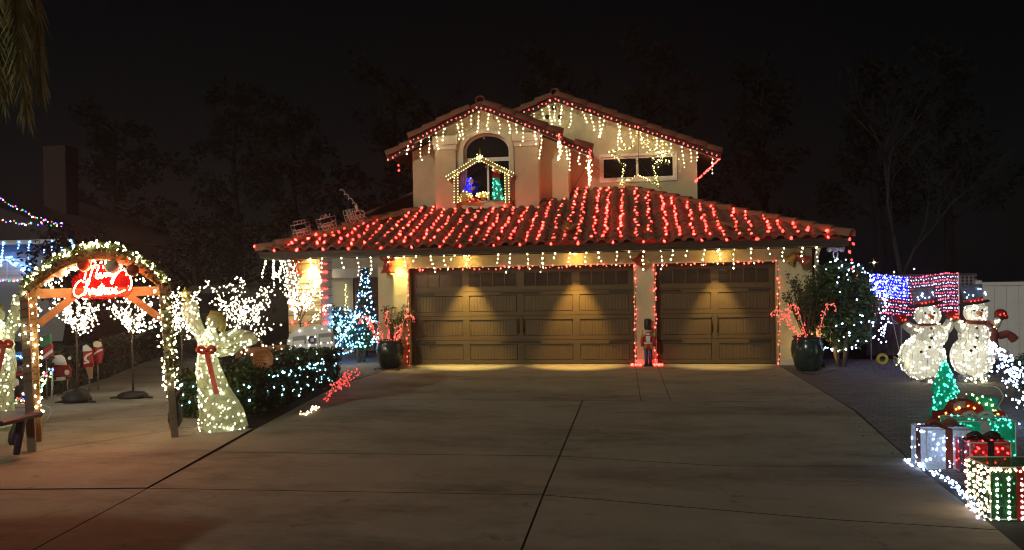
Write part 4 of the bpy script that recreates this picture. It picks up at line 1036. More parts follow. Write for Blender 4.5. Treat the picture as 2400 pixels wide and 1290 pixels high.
for t, x, y, Y in ((sn1,2161,870,Y1),(sn2,2278,868,Y2)):
    st = MB(); p = at(x,y,Y)
    for dx in (-.12,.0,.12): st.tube([p+Vector((dx,0,.1)),Vector((p.x+dx*1.6,p.y-.05,0.0))], .009, 5)
    st.build('stand', METALG, t)
rl = at(2068,842,Y1); MB().tube([rl+Vector((.075*math.cos(k*.5236),0,.075*math.sin(k*.5236))) for k in range(12)], .028, 7, True).build('ski_tip', YEL, sn1)

# ---- lit tinsel tree, truck with gifts, gift boxes
F_GRN = fabric('green_mesh', (.03,.50,.34), .5, .15)
tb = g(2215,978); tb.z = 0
t = thing('tinsel_tree', 'glowing green cone tree in front of the snowmen', 'light tree', tb); s = 1800/((tb-CAM).dot(fw)); H = (978-846)/s
pf = [(.0,.02),(.19,.02),(.14,H*.28),(.11,H*.47),(.165,H*.45),(.10,H*.70),(.02,H),(.0,H)]
MB().lathe(pf, 18, Matrix.Translation(tb)).build('cone', F_GRN, t)
bulbs(on_lathe(pf,tb,120,q,0,1.0), .013, E_TEAL, t)
MB().tube([tb+Vector((0,0,0)),tb+Vector((0,0,.05))], .1, 8).build('stand', METALG, t)
kb = g(2262,1000); kb.z = 0; Yk = kb.y
t = thing('truck_decoration', 'red mesh pickup truck loaded with green gifts behind the gift boxes', 'light decoration', kb)
def pp(lst, Y): return [(at(x,y,Y).x, at(x,y,Y).z) for x,y in lst]
MB().prism(pp([(2194,968),(2222,964),(2232,945),(2248,937),(2282,940),(2294,952),(2296,968),(2344,962),(2346,988),(2194,998)],Yk), Yk-.13, Yk+.13).build('body', F_RED, t)
for x, y in ((2222,996),(2322,992)):
    p = at(x,y,Yk-.14); MB().lathe([(.0,-.02),(.065,-.02),(.065,.02),(.0,.02)], 14, Matrix.Translation((p.x,p.y,max(.065,p.z))) @ Matrix.Rotation(R(90),4,'X')).build('wheel', BLACKP, t)
MB().prism(pp([(2236,947),(2250,941),(2262,941),(2262,956),(2234,958)],Yk-.14), Yk-.145, Yk-.132).build('window', F_SLV, t)
MB().prism(pp([(2278,925),(2330,932),(2330,962),(2278,962)],Yk), Yk-.1, Yk+.1).build('gift_load', F_GRN, t)
bulbs([at(x,y,Yk-.15)+Vector((q.uniform(-.02,.02),0,q.uniform(-.02,.02))) for x,y in [(2200,975),(2215,970),(2240,957),(2252,960),(2270,950),(2285,955),(2300,965),(2318,968),(2335,960),(2340,975),(2220,985),(2260,975),(2280,978)]], .013, E_ORG, t)
bulbs([at(x,y,Yk-.12) for x,y in [(2265,924),(2280,926),(2290,935),(2303,930),(2322,937),(2326,950),(2312,948),(2295,945),(2328,962)]], .013, E_YEL, t)
def gift(label, x0, x1, ytop, ybot, cloth, rib, bm, nb_, depth=.30, yaw=.0, bow=True, clear=None, front=None):
    c = g((x0+x1)/2, ybot); s = 1800/((c-CAM).dot(fw)); w = (x1-x0)/s*.5; h = (ybot-ytop)/s
    t = thing('gift_box', label, 'gift box', (c.x,c.y+depth/2,0), yaw, 'lit gift boxes by the driveway')
    d = depth/2; fc = MB()
    for a, b in (((-w,-d),(w,-d)),((w,-d),(w,d)),((w,d),(-w,d)),((-w,d),(-w,-d))): fc.add([(*a,.01),(*b,.01),(*b,h),(*a,h)], [(0,1,2,3)])
    fc.add([(-w,-d,h),(w,-d,h),(w,d,h),(-w,d,h)], [(0,1,2,3)]); fc.build('wrapping', cloth, t, True)
    fr = MB()
    for a, b in (((-w,-d),(w,-d)),((w,-d),(w,d)),((w,d),(-w,d)),((-w,d),(-w,-d))):
        for z in (.012,h): fr.tube([(*a,z),(*b,z)], .006, 4)
        fr.tube([(*a,.0),(*a,h)], .006, 4)
    fr.build('frame', WWIRE, t, True)
    e = .006
    for (p0_, p1_) in (((0,-d-e),(0,-d-e)),):
        MB().box(-w*.16,w*.16,-d-e-.004,-d-e,.012,h+.004).build('ribbon', rib, t, True)
    if front: return t, w, d, h
    MB().box(-w*.16,w*.16,-d-e,d,h+.003,h+.009).build('ribbon', rib, t, True); MB().box(-w-e,w+e,-d*.3,d*.3,h+.010,h+.015).build('ribbon', rib, t, True)
    MB().box(-w-e-.004,-w-e,-d*.3,d*.3,.012,h+.004).build('ribbon', rib, t, True)
    if bow:
        b = MB()
        for sx in (-1,1): b.tube(spline([(0,0,h+.02),(sx*.07,-.03,h+.07),(sx*.14,-.02,h+.04),(sx*.07,0,h+.015),(0,0,h+.02)],4), .02, 6); b.tube([(0,0,h+.02),(sx*.10,-.06,h+.02)], .014, 5)
        b.build('bow', rib, t, True)
    pts = []
    for _ in range(nb_):
        r = q.random()
        if r < .6: pts.append(Vector((q.uniform(-w,w)*.95,-d-.004,q.uniform(.03,h*.97))))
        elif r < .85: pts.append(Vector((-w-.004,q.uniform(-d,d),q.uniform(.03,h*.97))))
        else: pts.append(Vector((q.uniform(-w,w),q.uniform(-d,d),h+.005)))
    pts += [Vector((q.uniform(-w,w)*.7,q.uniform(-d,d)*.7,q.uniform(.06,h*.9))) for _ in range(nb_//2)]
    if front is None: bulbs(pts, .0105, bm, t, local=True)
    return t, w, d, h
F_WHT = fabric('white_mesh', (.72,.76,.80), .5, .1); F_REDM = fabric('red_mesh', (.50,.04,.05), .5, .12); F_CLR = fabric('clear_mesh', (.06,.12,.06), .3, .35)
BRIB = mat('brown_ribbon', (.16,.05,.03), .6, .15, 12); DRIB = mat('dark_ribbon', (.03,.012,.012), .6, .2, 12); GRIB = mat('pale_ribbon', (.30,.36,.36), .6, .2, 12)
gift('white mesh gift box with brown ribbon', 2170,2272,1008,1102,F_WHT,BRIB,E_WHITE,46,.30,.10)
gift('glowing green mesh gift box behind the red one', 2240,2376,988,1085,F_GRN,GRIB,E_TEAL,120,.30,.05)
gift('red mesh gift box with a dark bow in front of the green one', 2272,2366,1038,1118,F_REDM,DRIB,E_RED2,34,.26,.10)
t, w, d, h = gift('clear gift box at the driveway edge dotted with light strings on green and red ribs', 2322,2460,1096,1222,F_CLR,F_RED,E_WARM,0,.34,.06,False,None,1)
pts = [Vector((x,-d-.01,h*.96)) for x in [-w+2*w*k/16 for k in range(17)]]+[Vector((-w-.008,-d+2*d*k/6,z)) for k in range(7) for z in [h*(j+.5)/9 for j in range(9)]]
bulbs([p+Vector((q.uniform(-.01,.01),0,q.uniform(-.012,.012))) for p in pts], .0125, glow('bulb_peach', (1,.70,.42), 8), t, local=True)
gp_ = []; rp_ = []
for i, x in enumerate([-w*.80,-w*.42,0,w*.42,w*.80]):
    for j in range(8): (rp_ if i == 2 else gp_).append(Vector((x,-d-.012,h*(.06+.105*j))))
bulbs(gp_, .0115, glow('bulb_mint', (.70,1,.75), 6), t, local=True); bulbs(rp_, .0115, glow('bulb_pink', (1,.66,.66), 6), t, local=True)
F_GPAN = fabric('green_panel', (.03,.20,.06), .4, .05)
for i, x in enumerate((-w*.80,-w*.42,w*.42,w*.80)): MB().box(x-w*.16,x+w*.16,-d+.012,-d+.016,.02,h*.88).build('rib_panel', F_GPAN, t, True)
bulbs([Vector((q.uniform(-w,w)*.9,q.uniform(-d,d)*.5,q.uniform(.05,h*.8))) for _ in range(30)], .010, E_GRN, t, local=True)
# string of cool white lights lying along the driveway edge
t = thing('ground_light_string', 'cool white lights lying along the driveway edge beside the gifts', 'string lights', g(2200,1120))
pth = [g(x,y,.02) for x,y in [(2128,1075),(2150,1092),(2180,1100),(2215,1120),(2240,1140),(2262,1160),(2285,1185),(2298,1215)]]
MB().tube(pth,.005,4).build('wire', WWIRE, t); bulbs(walk(pth,.03,q,.035), .0125, E_WHITE, t)
# shrub row with cascading white net lights at the edge of the frame
hb = g(2420,985); hb.z = 0
shrub('low_shrub', 'low dark shrub at the picture edge under white net lights', hb+Vector((.85,.3,0)), .75, 1.5, .0, 1.05, 260, .05, LEAF, q, 3)
t = thing('net_lights', 'bright cool white net lights cascading over the low shrub at the picture edge', 'string lights', hb); pts = []
for _ in range(190):
    x = q.uniform(2318,2420); y0 = 795+(x-2318)*.75; y = y0+abs(q.gauss(0,70))*(.35+.65*(x-2318)/90)
    pts.append(at(x,min(y,1010),hb.y-.35+q.uniform(-.2,.2)+1.2*(2400-x)/90))
bulbs(pts, .0125, E_WHITE, t)
t = thing('extension_cord', 'white extension cord curving over the pavers below the low shrub', 'cord', g(2345,930))
MB().tube(spline([g(x,y,.012) for x,y in [(2300,905),(2335,908),(2352,930),(2340,955),(2360,975),(2355,988)]],5), .008, 5).build('cable', WWIRE, t)
# small star lights above the fence
for x, y, Y, lb in ((2048,616,-.1,'small starburst light on the eave end above the flag'),(2095,638,1.6,'tiny light on the dark fence top nearest the shrub'),(2142,631,1.6,'tiny light above the middle of the dark fence')):
    p = at(x,y,Y); t = thing('star_light', lb, 'light', p); st = MB()
    for k in range(8): a = k*.785; L = .10 if (lb[0] == 's' and k % 2 == 0) else .03; st.tube([p,p+Vector((L*math.cos(a),0,L*math.sin(a)))], [.012,.002], 4)
    st.build('rays', fabric('ray_foil', (.7,.66,.5), .4) if 'ray_foil' not in bpy.data.materials else bpy.data.materials['ray_foil'], t); bulbs([p+Vector((0,-.02,0))], .022 if lb[0] == 's' else .013, E_WARM, t, 'bulb')
    MB().tube([p+Vector((0,.01,0)),p+Vector((0,.03,-.3 if Y > 1 else .0))], .004, 4).build('wire', WIRE, t)

# ================================================================== LEFT SIDE
q = random.Random(41)
# ---- wooden arch with garland and sign
pFL, pFR, pBL = g(75,1060), g(410,1026), g(90,1034)
for p in (pFL,pFR,pBL): p.z = 0
ux = (pFR-pFL); AW = ux.length; ux.normalize(); uy = Vector((-ux.y,ux.x,0)); AD = .62; ang = math.atan2(ux.y,ux.x); A0 = pFL.copy(); A0.z = .010
def aw(u, v, z): return A0+ux*u+uy*v+Vector((0,0,z))
ar = thing('garden_arch', 'wooden arch gateway with curved top spanning the walkway', 'arch', A0+ux*AW/2+uy*AD/2, ang)
ML = Matrix.Translation((-AW/2,-AD/2,0))             # local frame of the arch: x across, y depth
SP, RISE = 1.86, .47
PW = .043
def arc(u, n=None):                                   # u 0..1 across
    return SP+RISE*math.sin(math.pi*min(1,max(0,u)))**.85
for i, (u, v) in enumerate(((0,0),(AW,0),(0,AD),(AW,AD))):
    lean = -.05 if i == 0 else -.11 if i == 1 else -.03
    mb = MB().bevbox(-PW,PW,-PW,PW,0,SP+.04,.004); mb.v = [(x+lean*z/SP+u, y+v, z) for x,y,z in mb.v]
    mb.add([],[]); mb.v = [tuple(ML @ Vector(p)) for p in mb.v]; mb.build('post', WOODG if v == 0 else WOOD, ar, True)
N_ = 16
for v in (0,AD):
    oo = [(AW*k/N_-.05*(1-abs(2*k/N_-1)*0), arc(k/N_)) for k in range(N_+1)]; ii = [(x, z-.10) for x,z in oo]
    for k in range(0,N_,4):
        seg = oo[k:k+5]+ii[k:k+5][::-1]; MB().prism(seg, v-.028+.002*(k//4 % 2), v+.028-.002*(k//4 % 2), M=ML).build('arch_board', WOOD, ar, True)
for k in range(1,N_): 
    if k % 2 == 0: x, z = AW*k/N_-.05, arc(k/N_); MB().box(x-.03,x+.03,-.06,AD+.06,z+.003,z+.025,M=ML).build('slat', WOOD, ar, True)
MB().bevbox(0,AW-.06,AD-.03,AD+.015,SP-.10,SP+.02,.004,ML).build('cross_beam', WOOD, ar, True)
for s in (0,1):
    a = (.03,SP-.42) if s == 0 else (AW-.10,SP-.42); b = (.42,SP-.08) if s == 0 else (AW-.50,SP-.08)
    d = Vector((b[0]-a[0],b[1]-a[1])).normalized(); n_ = Vector((-d.y,d.x))*.045
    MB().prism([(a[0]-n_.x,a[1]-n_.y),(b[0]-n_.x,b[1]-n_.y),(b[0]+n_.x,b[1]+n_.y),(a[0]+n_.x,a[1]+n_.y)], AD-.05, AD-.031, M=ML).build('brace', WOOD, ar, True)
    for v in (0, AD):
        MB().box((0 if s == 0 else AW-.02)-.02-.05,(0 if s == 0 else AW-.02)+.02-.05,.05,AD-.05,SP-.06-.005*(v > 0),SP-.0-.005*(v > 0),M=ML) if v == 0 else None
gl = thing('arch_garland', 'lit evergreen garland running over the wooden arch', 'garland', A0+ux*AW/2+uy*AD/2)
line = [aw(AW*k/24-.05, AD*.5-.25, arc(k/24)+.03) for k in range(25)]
lineb = [aw(AW*k/24-.05, AD*.5+.25, arc(k/24)+.03) for k in range(25)]
for l_ in (line, lineb): MB().tube(l_,.012,5).build('stem', BARK, gl)
lf = MB(); leaves(lf, walk(line,.035), 22, .085, .035, q); leaves(lf, walk(lineb,.04), 20, .085, .035, q); leaves(lf, walk([aw(AW*k/24-.05, -.03, arc(k/24)-.03) for k in range(25)],.05), 14, .06, .03, q)
leaves(lf, walk([aw(AW-.06,-.04,SP),aw(AW-.02,-.06,.75)],.04), 16, .075, .032, q)
lf.build('needles', mat('garland_green', (.085,.12,.035), .6, .4, 9), gl)
bl = []
for _ in range(330):
    u = q.random(); bl.append(aw(AW*u-.05+q.gauss(0,.02), q.uniform(-.06,AD+.03), arc(u)+.05+q.gauss(0,.03)))
for _ in range(90): u = .12+.76*q.random(); bl.append(aw(AW*u-.05, q.uniform(.1,AD-.05), arc(u)-.12-abs(q.gauss(0,.05))))
bulbs(bl, .0125, E_WARM, gl)
pl = thing('arch_post_lights', 'warm light strings wound down the wooden arch posts', 'string lights', A0+ux*AW/2); pts = []; w_ = MB()
for i, (u, v, z0, n) in enumerate(((0,0,.75,60),(AW,0,.62,80),(0,AD,.35,90),(AW,AD,.40,110))):
    lean = -.05 if i == 0 else -.11 if i == 1 else -.03
    hx_ = []
    for k in range(n):
        z = z0+(SP-z0)*k/n; a = k*1.25; hx_.append(aw(u+lean*z/SP+.065*math.cos(a), v+.065*math.sin(a), z))
    MB().tube(hx_, .004, 3).build('wire', WIRE, pl); pts += [p+Vector((q.uniform(-.03,.03),q.uniform(-.03,.03),q.uniform(-.02,.02))) for p in hx_ if q.random() < (.35 if i == 0 else .8)]
bulbs(pts, .0135, E_WARM, pl)
# sandbags tied to the posts
for x, y, s, lb in ((36,1015,1.0,'black sandbag tied to the arch post beside the navy table'),(412,965,1.2,'black sandbag hung on the arch post beside the angel')):
    Yb = -7.95 if x < 100 else -7.15; p = at(x,y,Yb); t = thing('sandbag', lb, 'sandbag', p)
    MB().lathe([(.0,-.17),(.045,-.165),(.075,-.10),(.07,.0),(.035,.10),(.018,.13),(.03,.17),(.0,.18)], 12, Matrix.Rotation(.1,4,'Y') @ Matrix.Scale(s,4)).build('bag', BAGB, t, True)
    if x > 100: MB().lathe([(.0,-.10),(.04,-.08),(.05,.0),(.02,.10),(.0,.16)], 10, Matrix.Translation((.06,-.03,.22)) @ Matrix.Rotation(.6,4,'Y')).build('bag_neck', BAGB, t, True)
# ornaments
SILV = mat('silver_ball', (.42,.40,.38), .55, .25, 40); REDB = mat('red_ball', (.35,.04,.02), .3, .3, 20, coat=.4)
for i, (x, y, r, m, lb) in enumerate(((139,635,.083,SILV,'matt silver ball at the far end of the arch beside the beam end'),(197,622,.078,REDB,'glossy red ball above the first letter of the neon sign'),(263,626,.080,SILV,'matt silver ball above the end of the neon word Merry'),(311,634,.074,REDB,'glossy red ball at the loop end of the neon sign'))):
    p = at(x,y,-7.95); t = thing('ornament_ball', lb, 'ornament', p, 0, 'ornament balls under the arch')
    MB().ball((0,0,0), r, 18, 12).build('ball', m, t, True); MB().lathe([(.018,r-.005),(.018,r+.02),(.0,r+.022)], 8).build('cap', GOLD, t, True)
    MB().tube([(0,0,r+.02),(0,.05,r+.12)], .003, 4).build('hook', GOLD, t, True)
# neon sign
ns = thing('neon_sign', 'red neon script sign reading Merry Christmas', 'neon sign', at(240,690,-7.8))
Z8 = lambda l: [(180+u/9.92, 590+v/9.92) for u, v in l]
MER = [Z8([(215,480),(195,560),(175,650)]), Z8([(290,650),(330,520),(370,390),(400,330),(470,318),(515,345),(480,430),(450,540),(455,612),(505,622),(550,575)]),
       Z8([(490,560),(545,500),(560,530),(530,600),(580,615),(620,560),(645,500),(685,505),(670,580),(715,560),(740,490),(775,505),(765,575),(800,560)]),
       Z8([(800,500),(805,560),(850,555),(885,510),(850,580),(815,660),(790,720),(830,740),(860,640),(905,565),(980,470),(1070,428),(1165,475),(1235,580),(1272,700),(1262,820),(1215,900)])]
CHR = [[(197,662),(189,658),(179,667),(173,681),(175,692),(184,696),(195,689)], [(196,692),(203,674),(210,659),(207,655),(202,668),(198,692)], [(200,688),(204,680),(208,678),(209,690),(213,688),(216,677),(220,680),(219,690),(223,679),(223,690),(227,687),(231,677),(228,682),(231,687),(227,691),(234,688),(239,665)],
       [(238,668),(234,690),(240,688),(243,677),(246,677),(246,690),(248,678),(252,676),(252,689),(257,686)], [(231,673),(244,670)], [(263,676),(257,676),(255,685),(260,688),(264,676),(264,687),(269,683),(273,673),(270,679),(274,683),(270,688),(280,686),(293,680)]]
for nm, ls in (('merry',MER),('christmas',CHR)):
    for l_ in ls: MB().tube(spline([at(x,y,-7.82) for x,y in l_],4), .0064, 7).build('neon_tube', E_NEON, ns)
BLOOM = fabric('red_bloom', (.24,.006,.010), .5, .6)  # red panel added to stand in for the bloom around the neon letters
MB().prism([(at(x,y,-7.78).x, at(x,y,-7.78).z) for x,y in [(168,700),(170,655),(192,634),(200,618),(245,618),(285,630),(306,640),(314,680),(300,696),(240,702)]], -7.790, -7.784).build('bloom_panel', BLOOM, ns)
MB().tube([at(215,618,-7.8),at(216,598,-7.75)],.004,4).tube([at(275,632,-7.8),at(274,600,-7.75)],.004,4).build('hanger', WWIRE, ns)

# ---- lit trees along the walkway
def light_tree(label, base, Hc, H, R_, nb_, qq, tr=.02, basebag=0):
    t = thing('lighted_tree', label, 'light tree', base, 0, 'lighted trees along the walkway')
    MB().tube([base,base+Vector((.005,0,Hc*.6)),base+Vector((0,0,Hc+.1))], [tr,tr*.8,tr*.6], 8).build('trunk', BARK, t)
    br = MB(); pts = []
    for k in range(15):
        a = k*2.4+qq.uniform(-.2,.2); el = .25+.9*(k % 5)/5+qq.uniform(0,.25); L = R_*qq.uniform(.75,1.1)*(1.0 if el < .8 else 1.15)
        z0 = Hc+(H-Hc)*.40*k/15; zk = (H-Hc)/R_*.80; d = Vector((math.cos(a)*math.cos(el)*1.2,math.sin(a)*math.cos(el)*1.2,math.sin(el)*zk))
        b0 = base+Vector((0,0,z0)); e = b0+d*L; e.z = min(e.z, base.z+H); br.tube([b0,b0+(e-b0)*.5+Vector((0,0,-.02)),e], [.008,.006,.004], 4)
        for j in range(6):
            f = .3+.7*j/5; s = b0+(e-b0)*f; dd = (d+Vector((qq.uniform(-1,1),qq.uniform(-1,1),qq.uniform(-.5,.9)))*.9).normalized(); l2 = R_*.42*qq.uniform(.5,1.1)
            br.tube([s,s+dd*l2], [.004,.002], 3); pts += [s+dd*l2*x+Vector((qq.gauss(0,.03),qq.gauss(0,.03),qq.gauss(0,.03))) for x in (.2,.4,.6,.8,1.0)]
    br.build('branches', BARK, t); qq.shuffle(pts); bulbs(pts[:nb_], .0130, E_TREE, t)
    MB().lathe([(.0,0),(.16,.0),(.16,.012),(.03,.02),(.0,.02)], 14, Matrix.Translation(base)).build('stand', BLACKP, t)
    return t
TB = [(182,944,'lighted tree behind the arch nearest the red car cutout'),(312,934,'lighted tree seen through the middle of the arch'),(428,926,'lighted tree just behind the arch post next to the angel'),(572,905,'lighted tree rising behind the angel wing'),(706,880,'lighted tree in front of the porch pier')]
tops = [(796,692),(800,688),(800,690),(800,664),(762,622)]
for (x, y, lb), (yb, yt) in zip(TB, tops):
    b = g(x,y); b.z = .010 if x < 450 else -.05; s = 1800/((b-CAM).dot(fw)); light_tree(lb, b, (y-yb)/s, (y-yt)/s, .33 if x < 450 else .54 if x < 650 else .46, 360 if x < 450 else 430, q)
for x, y, w_, h_, lb in ((182,944,.24,.20,'black cloth cover over the lighted tree foot nearest the red car cutout'),(312,934,.26,.11,'black sandbag over the lighted tree foot in the middle of the arch'),(432,924,.20,.07,'flat black sandbag by the lighted tree next to the angel')):
    b = g(x,y); b.z = .010; t = thing('weight_bag', lb, 'sandbag', b, 0, 'weight bags on the lighted trees'); mb = MB()
    mb.lathe([(.0,.0),(w_,.0),(w_*1.02,h_*.35),(w_*.75,h_*.8),(w_*.12,h_*1.1),(.0,h_*1.1)], 9, Matrix.Diagonal((1,.7,1,1)))
    mb.v = [(vx+q.uniform(-.02,.02),vy+q.uniform(-.015,.015),max(0,vz+q.uniform(-.012,.012)) if vz > .01 else 0) for vx,vy,vz in mb.v]; mb.build('bag', BAGB, t, True)
    MB().tube([(w_*.8,-.02,.02),(w_*1.3,-.05,.015),(w_*1.5,-.05,.012)], [.03,.018,.012], 6).tube([(-w_*.8,-.06,.015),(-w_*1.3,-.12,.012)], [.03,.012], 6).build('tie', BAGB, t, True)

# ---- wire and cloth angels
F_ANG = fabric('angel_mesh', (.64,.69,.48), .5, .26); E_ANG = glow('bulb_angel', (1,.93,.60), 10)
def angel(label, Y, ox, mirror, yoff=0):
    X_ = lambda x: ox+(x-500)*mirror
    def P(x, y, dy=0): return at(X_(x), y+yoff, Y+dy)
    b = P(520,1008); t = thing('light_angel', label, 'angel', Vector((b.x,Y,0)), 0, 'lit angels beside the arch'); s = 1800/((b-CAM).dot(fw))
    def body(lst, nm, n=18):
        c = spline([P(x,y) for x,y,r in lst],4); rr = []
        for (a, bb) in zip(lst, lst[1:]): rr += [(a[2]+(bb[2]-a[2])*k/4)/s for k in range(4)]
        rr.append(lst[-1][2]/s); MB().tube(c, rr, n).build(nm, F_ANG, t)
        w = MB()
        for i in range(1,len(c)-1,2): w.tube([c[i]+Vector((rr[i]*1.01*math.cos(a),rr[i]*1.01*math.sin(a),.01*math.sin(3*a))) for a in [k*.524 for k in range(12)]], .003, 3, True)
        for k in range(14): w.tube([c[i]+Vector((rr[i]*1.01*math.cos(k*.9+i*.22*(1 if k % 2 else -1)),rr[i]*1.01*math.sin(k*.9+i*.22*(1 if k % 2 else -1)),0)) for i in range(len(c))], .003, 3)
        w.build('wire_frame', METALG, t)
        return c, rr
    def spots_(c, rr, n):
        o_ = []
        for _ in range(n):
            i = q.randrange(len(c)); a = q.uniform(math.pi,2*math.pi) if q.random() < .7 else q.uniform(0,6.28); o_.append(c[i]+Vector((rr[i]*.97*math.cos(a),rr[i]*.97*math.sin(a),q.uniform(-.03,.03))))
        return o_
    c, rr = body([(523,1006,57),(518,970,51),(503,920,36),(489,868,29),(486,832,21),(489,802,25),(494,780,15),(498,770,8)], 'gown'); pts = spots_(c, rr, 150)+[c[i]+Vector((q.uniform(-.5,.5)*rr[i],q.uniform(-.5,.5)*rr[i],0)) for i in range(1,24) for _ in range(2)]
    hc = P(501,752); MB().ball(hc, (17/s,16/s,19/s), 16, 10).build('head', F_ANG, t)
    MB().tube(spline([hc+Vector((-.05*mirror,0,.09)),hc+Vector((.06*mirror,.03,.07)),hc+Vector((.11*mirror,.04,-.04)),hc+Vector((.08*mirror,.04,-.14))],4), .045, 8).build('hair', F_YEL, t)
    pts += [hc+Vector((q.uniform(-.07,.07),-.09,q.uniform(-.08,.08))) for _ in range(6)]
    c, rr = body([(480,800,14),(466,778,15),(454,752,16),(446,725,19),(443,708,15)], 'raised_arm', 12); pts += spots_(c, rr, 34)
    MB().ball(P(441,700), (.05,.045,.055), 10, 7).build('hand', F_ANG, t)
    c, rr = body([(498,805,15),(520,815,15),(545,815,12),(560,805,9)], 'lowered_arm', 12); pts += spots_(c, rr, 14)
    wg = [(495,800),(520,780),(555,770),(590,778),(608,796),(600,806),(575,815),(548,832),(515,838),(497,825)]
    m_ = MB(); pf_ = [P(x,y,.14) for x,y in wg]; m_.prism([(p.x,p.z) for p in pf_], Y+.13, Y+.15).build('wing', F_ANG, t)
    rb = MB()
    for k in range(2,9): rb.tube([P(497,815,.12),P(*wg[k],.12)], .004, 3)
    rb.tube([P(x,y,.125) for x,y in wg], .006, 4, True); rb.build('wing_wire', METALG, t)
    for _ in range(46):
        a = q.choice(wg[1:9]); u = q.random()**.6; pts.append(P(497+(a[0]-497)*u, 815+(a[1]-815)*u, .11))
    bulbs(pts, .0125, E_ANG, t)
    bw = MB(); bc = P(484,822,-.16)
    for sx in (-1,1): bw.tube(spline([bc,bc+Vector((sx*.07,-.02,.05)),bc+Vector((sx*.12,-.01,.01)),bc+Vector((sx*.06,0,-.03)),bc],4), .026, 6)
    bw.ball(bc, .035, 8, 6)
    a = spline([bc,P(492,860,-.19),P(503,905,-.23),P(508,925,-.26)],5); w2_ = []
    for p in a: w2_ += [p+Vector((-.035,0,0)), p+Vector((.035,0,.01))]
    bw.add(w2_, [(2*i,2*i+1,2*i+3,2*i+2) for i in range(len(a)-1)]); bw.build('bow', RED, t)
    st = MB(); sc0 = P(434,690,-.05)
    for k in range(5): aa = k*1.2566+.3; st.tube([sc0,sc0+Vector((.10*math.cos(aa),0,.10*math.sin(aa)))], [.035,.004], 5)
    st.build('star', F_YEL, t); bulbs([sc0+Vector((q.uniform(-.05,.05),-.03,q.uniform(-.05,.05))) for _ in range(5)], .012, E_YEL, t)
    return t
angel('lit mesh angel with red bow between the arch and the hedge', -6.85, 500, 1)
angel('lit mesh angel cut by the picture edge, beyond the arch', -7.2, -6, -1, -14)

# ---- hedge with blue-white lights, and its strings
hq = random.Random(5)
hd = thing('clipped_hedge', 'clipped dark hedge with a sloping side along the driveway edge', 'hedge', (-1.05,-4.4,0)); lf = MB(); cl = []
for _ in range(1500):
    u = hq.random(); Yh = -6.15+3.6*u; X0 = -1.75-.0*u; X1 = -.50-.18*u; X = X0+(X1-X0)*hq.random(); Z = .06+.52*hq.random()
    f = hq.random()
    if f < .35: X = X1+hq.uniform(-.05,.03)-.05*(Z > .48)
    elif f < .60: Yh = -6.15+hq.uniform(-.05,.05)
    elif f < .9: Z = .58+hq.uniform(-.05,.04)
    cl.append(Vector((X,Yh,Z)))
leaves(lf, cl, 12, .09, .042, hq); lf.build('foliage', LEAF, hd)
tk = MB()
for k in range(9): tk.tube([(-1.1+hq.uniform(-.2,.2),-6.0+k*.42,-.09),(-1.1,-6.0+k*.42,.5)], .025, 5)
tk.build('stems', BARK, hd)
t = thing('hedge_lights', 'scattered blue white lights over the clipped hedge', 'string lights', (-1.05,-4.4,.4)); pts = []
for _ in range(64): Yh = hq.uniform(-5.9,-2.7); pts.append(Vector((-.47-.18*(Yh+6.15)/3.6+.02, Yh, hq.uniform(.08,.56))))
for _ in range(22): pts.append(Vector((hq.uniform(-1.6,-.55),-6.24,hq.uniform(.12,.55))))
for _ in range(7): pts.append(Vector((hq.uniform(-1.6,-.6),hq.uniform(-5.9,-2.7),.64)))
bulbs(pts, .0140, E_COOL, t)
t = thing('cane_lights', 'small red lit canes lying at the foot of the clipped hedge', 'light decoration', g(790,915)); pts = []
for x, y, l2 in ((762,938,(.35,.5)),(776,928,(.4,.55)),(790,915,(.3,.5)),(806,905,(.3,.45))):
    pts += cane(t, g(x,y,.02), (l2[0],l2[1],.8), .22)
bulbs(pts, .0095, E_CANE, t)
t = thing('ground_light_string', 'little heap of warm lights on the driveway edge below the hedge', 'string lights', g(718,968))
pth = [g(x,y,.02) for x,y in [(700,968),(712,970),(722,966),(735,960),(742,953),(728,958)]]; MB().tube(pth,.004,4).build('wire', WWIRE, t); bulbs(walk(pth,.035,q,.04), .014, glow('bulb_amber', (1,.68,.36), 8), t)

# ---- cutouts standing behind the hedge
Yc = -2.45
def card(pxs, Y, m, parent, name, th=.02): return MB().prism([(at(x,y,Y).x, at(x,y,Y).z) for x,y in pxs], Y-th/2, Y+th/2).build(name, m, parent)
def disc(x, y, r, Y, m, parent, name, th=.012, n=18):
    p = at(x,y,Y); s = 1800/((p-CAM).dot(fw)); return MB().prism([(p.x+r/s*math.cos(6.2832*k/n),p.z+r/s*math.sin(6.2832*k/n)) for k in range(n)], Y-th/2, Y+th/2).build(name, m, parent)
CAMP = mat('camper_white', (.55,.56,.60), .5, .06, 6); CAMG = mat('camper_grey', (.20,.21,.24), .5, .08, 6)
t = thing('camper_cutout', 'flat white camper trailer decoration with a wreath behind the hedge', 'light decoration', (at(730,830,Yc).x,Yc,0))
card([(672,826),(674,798),(684,780),(704,768),(735,764),(768,765),(780,778),(785,798),(784,824)], Yc, CAMP, t, 'body', .05)
card([(686,790),(716,786),(716,806),(686,812)], Yc-.034, CAMG, t, 'window', .012); card([(746,783),(778,780),(780,802),(748,806)], Yc-.034, CAMG, t, 'window', .012)
card([(688,800),(714,797),(714,806),(688,810)], Yc-.046, CAMP, t, 'curtain', .008); card([(749,792),(776,790),(777,801),(750,804)], Yc-.046, CAMP, t, 'curtain', .008)
card([(719,784),(741,782),(743,824),(719,825)], Yc-.033, CAMP, t, 'door', .014)
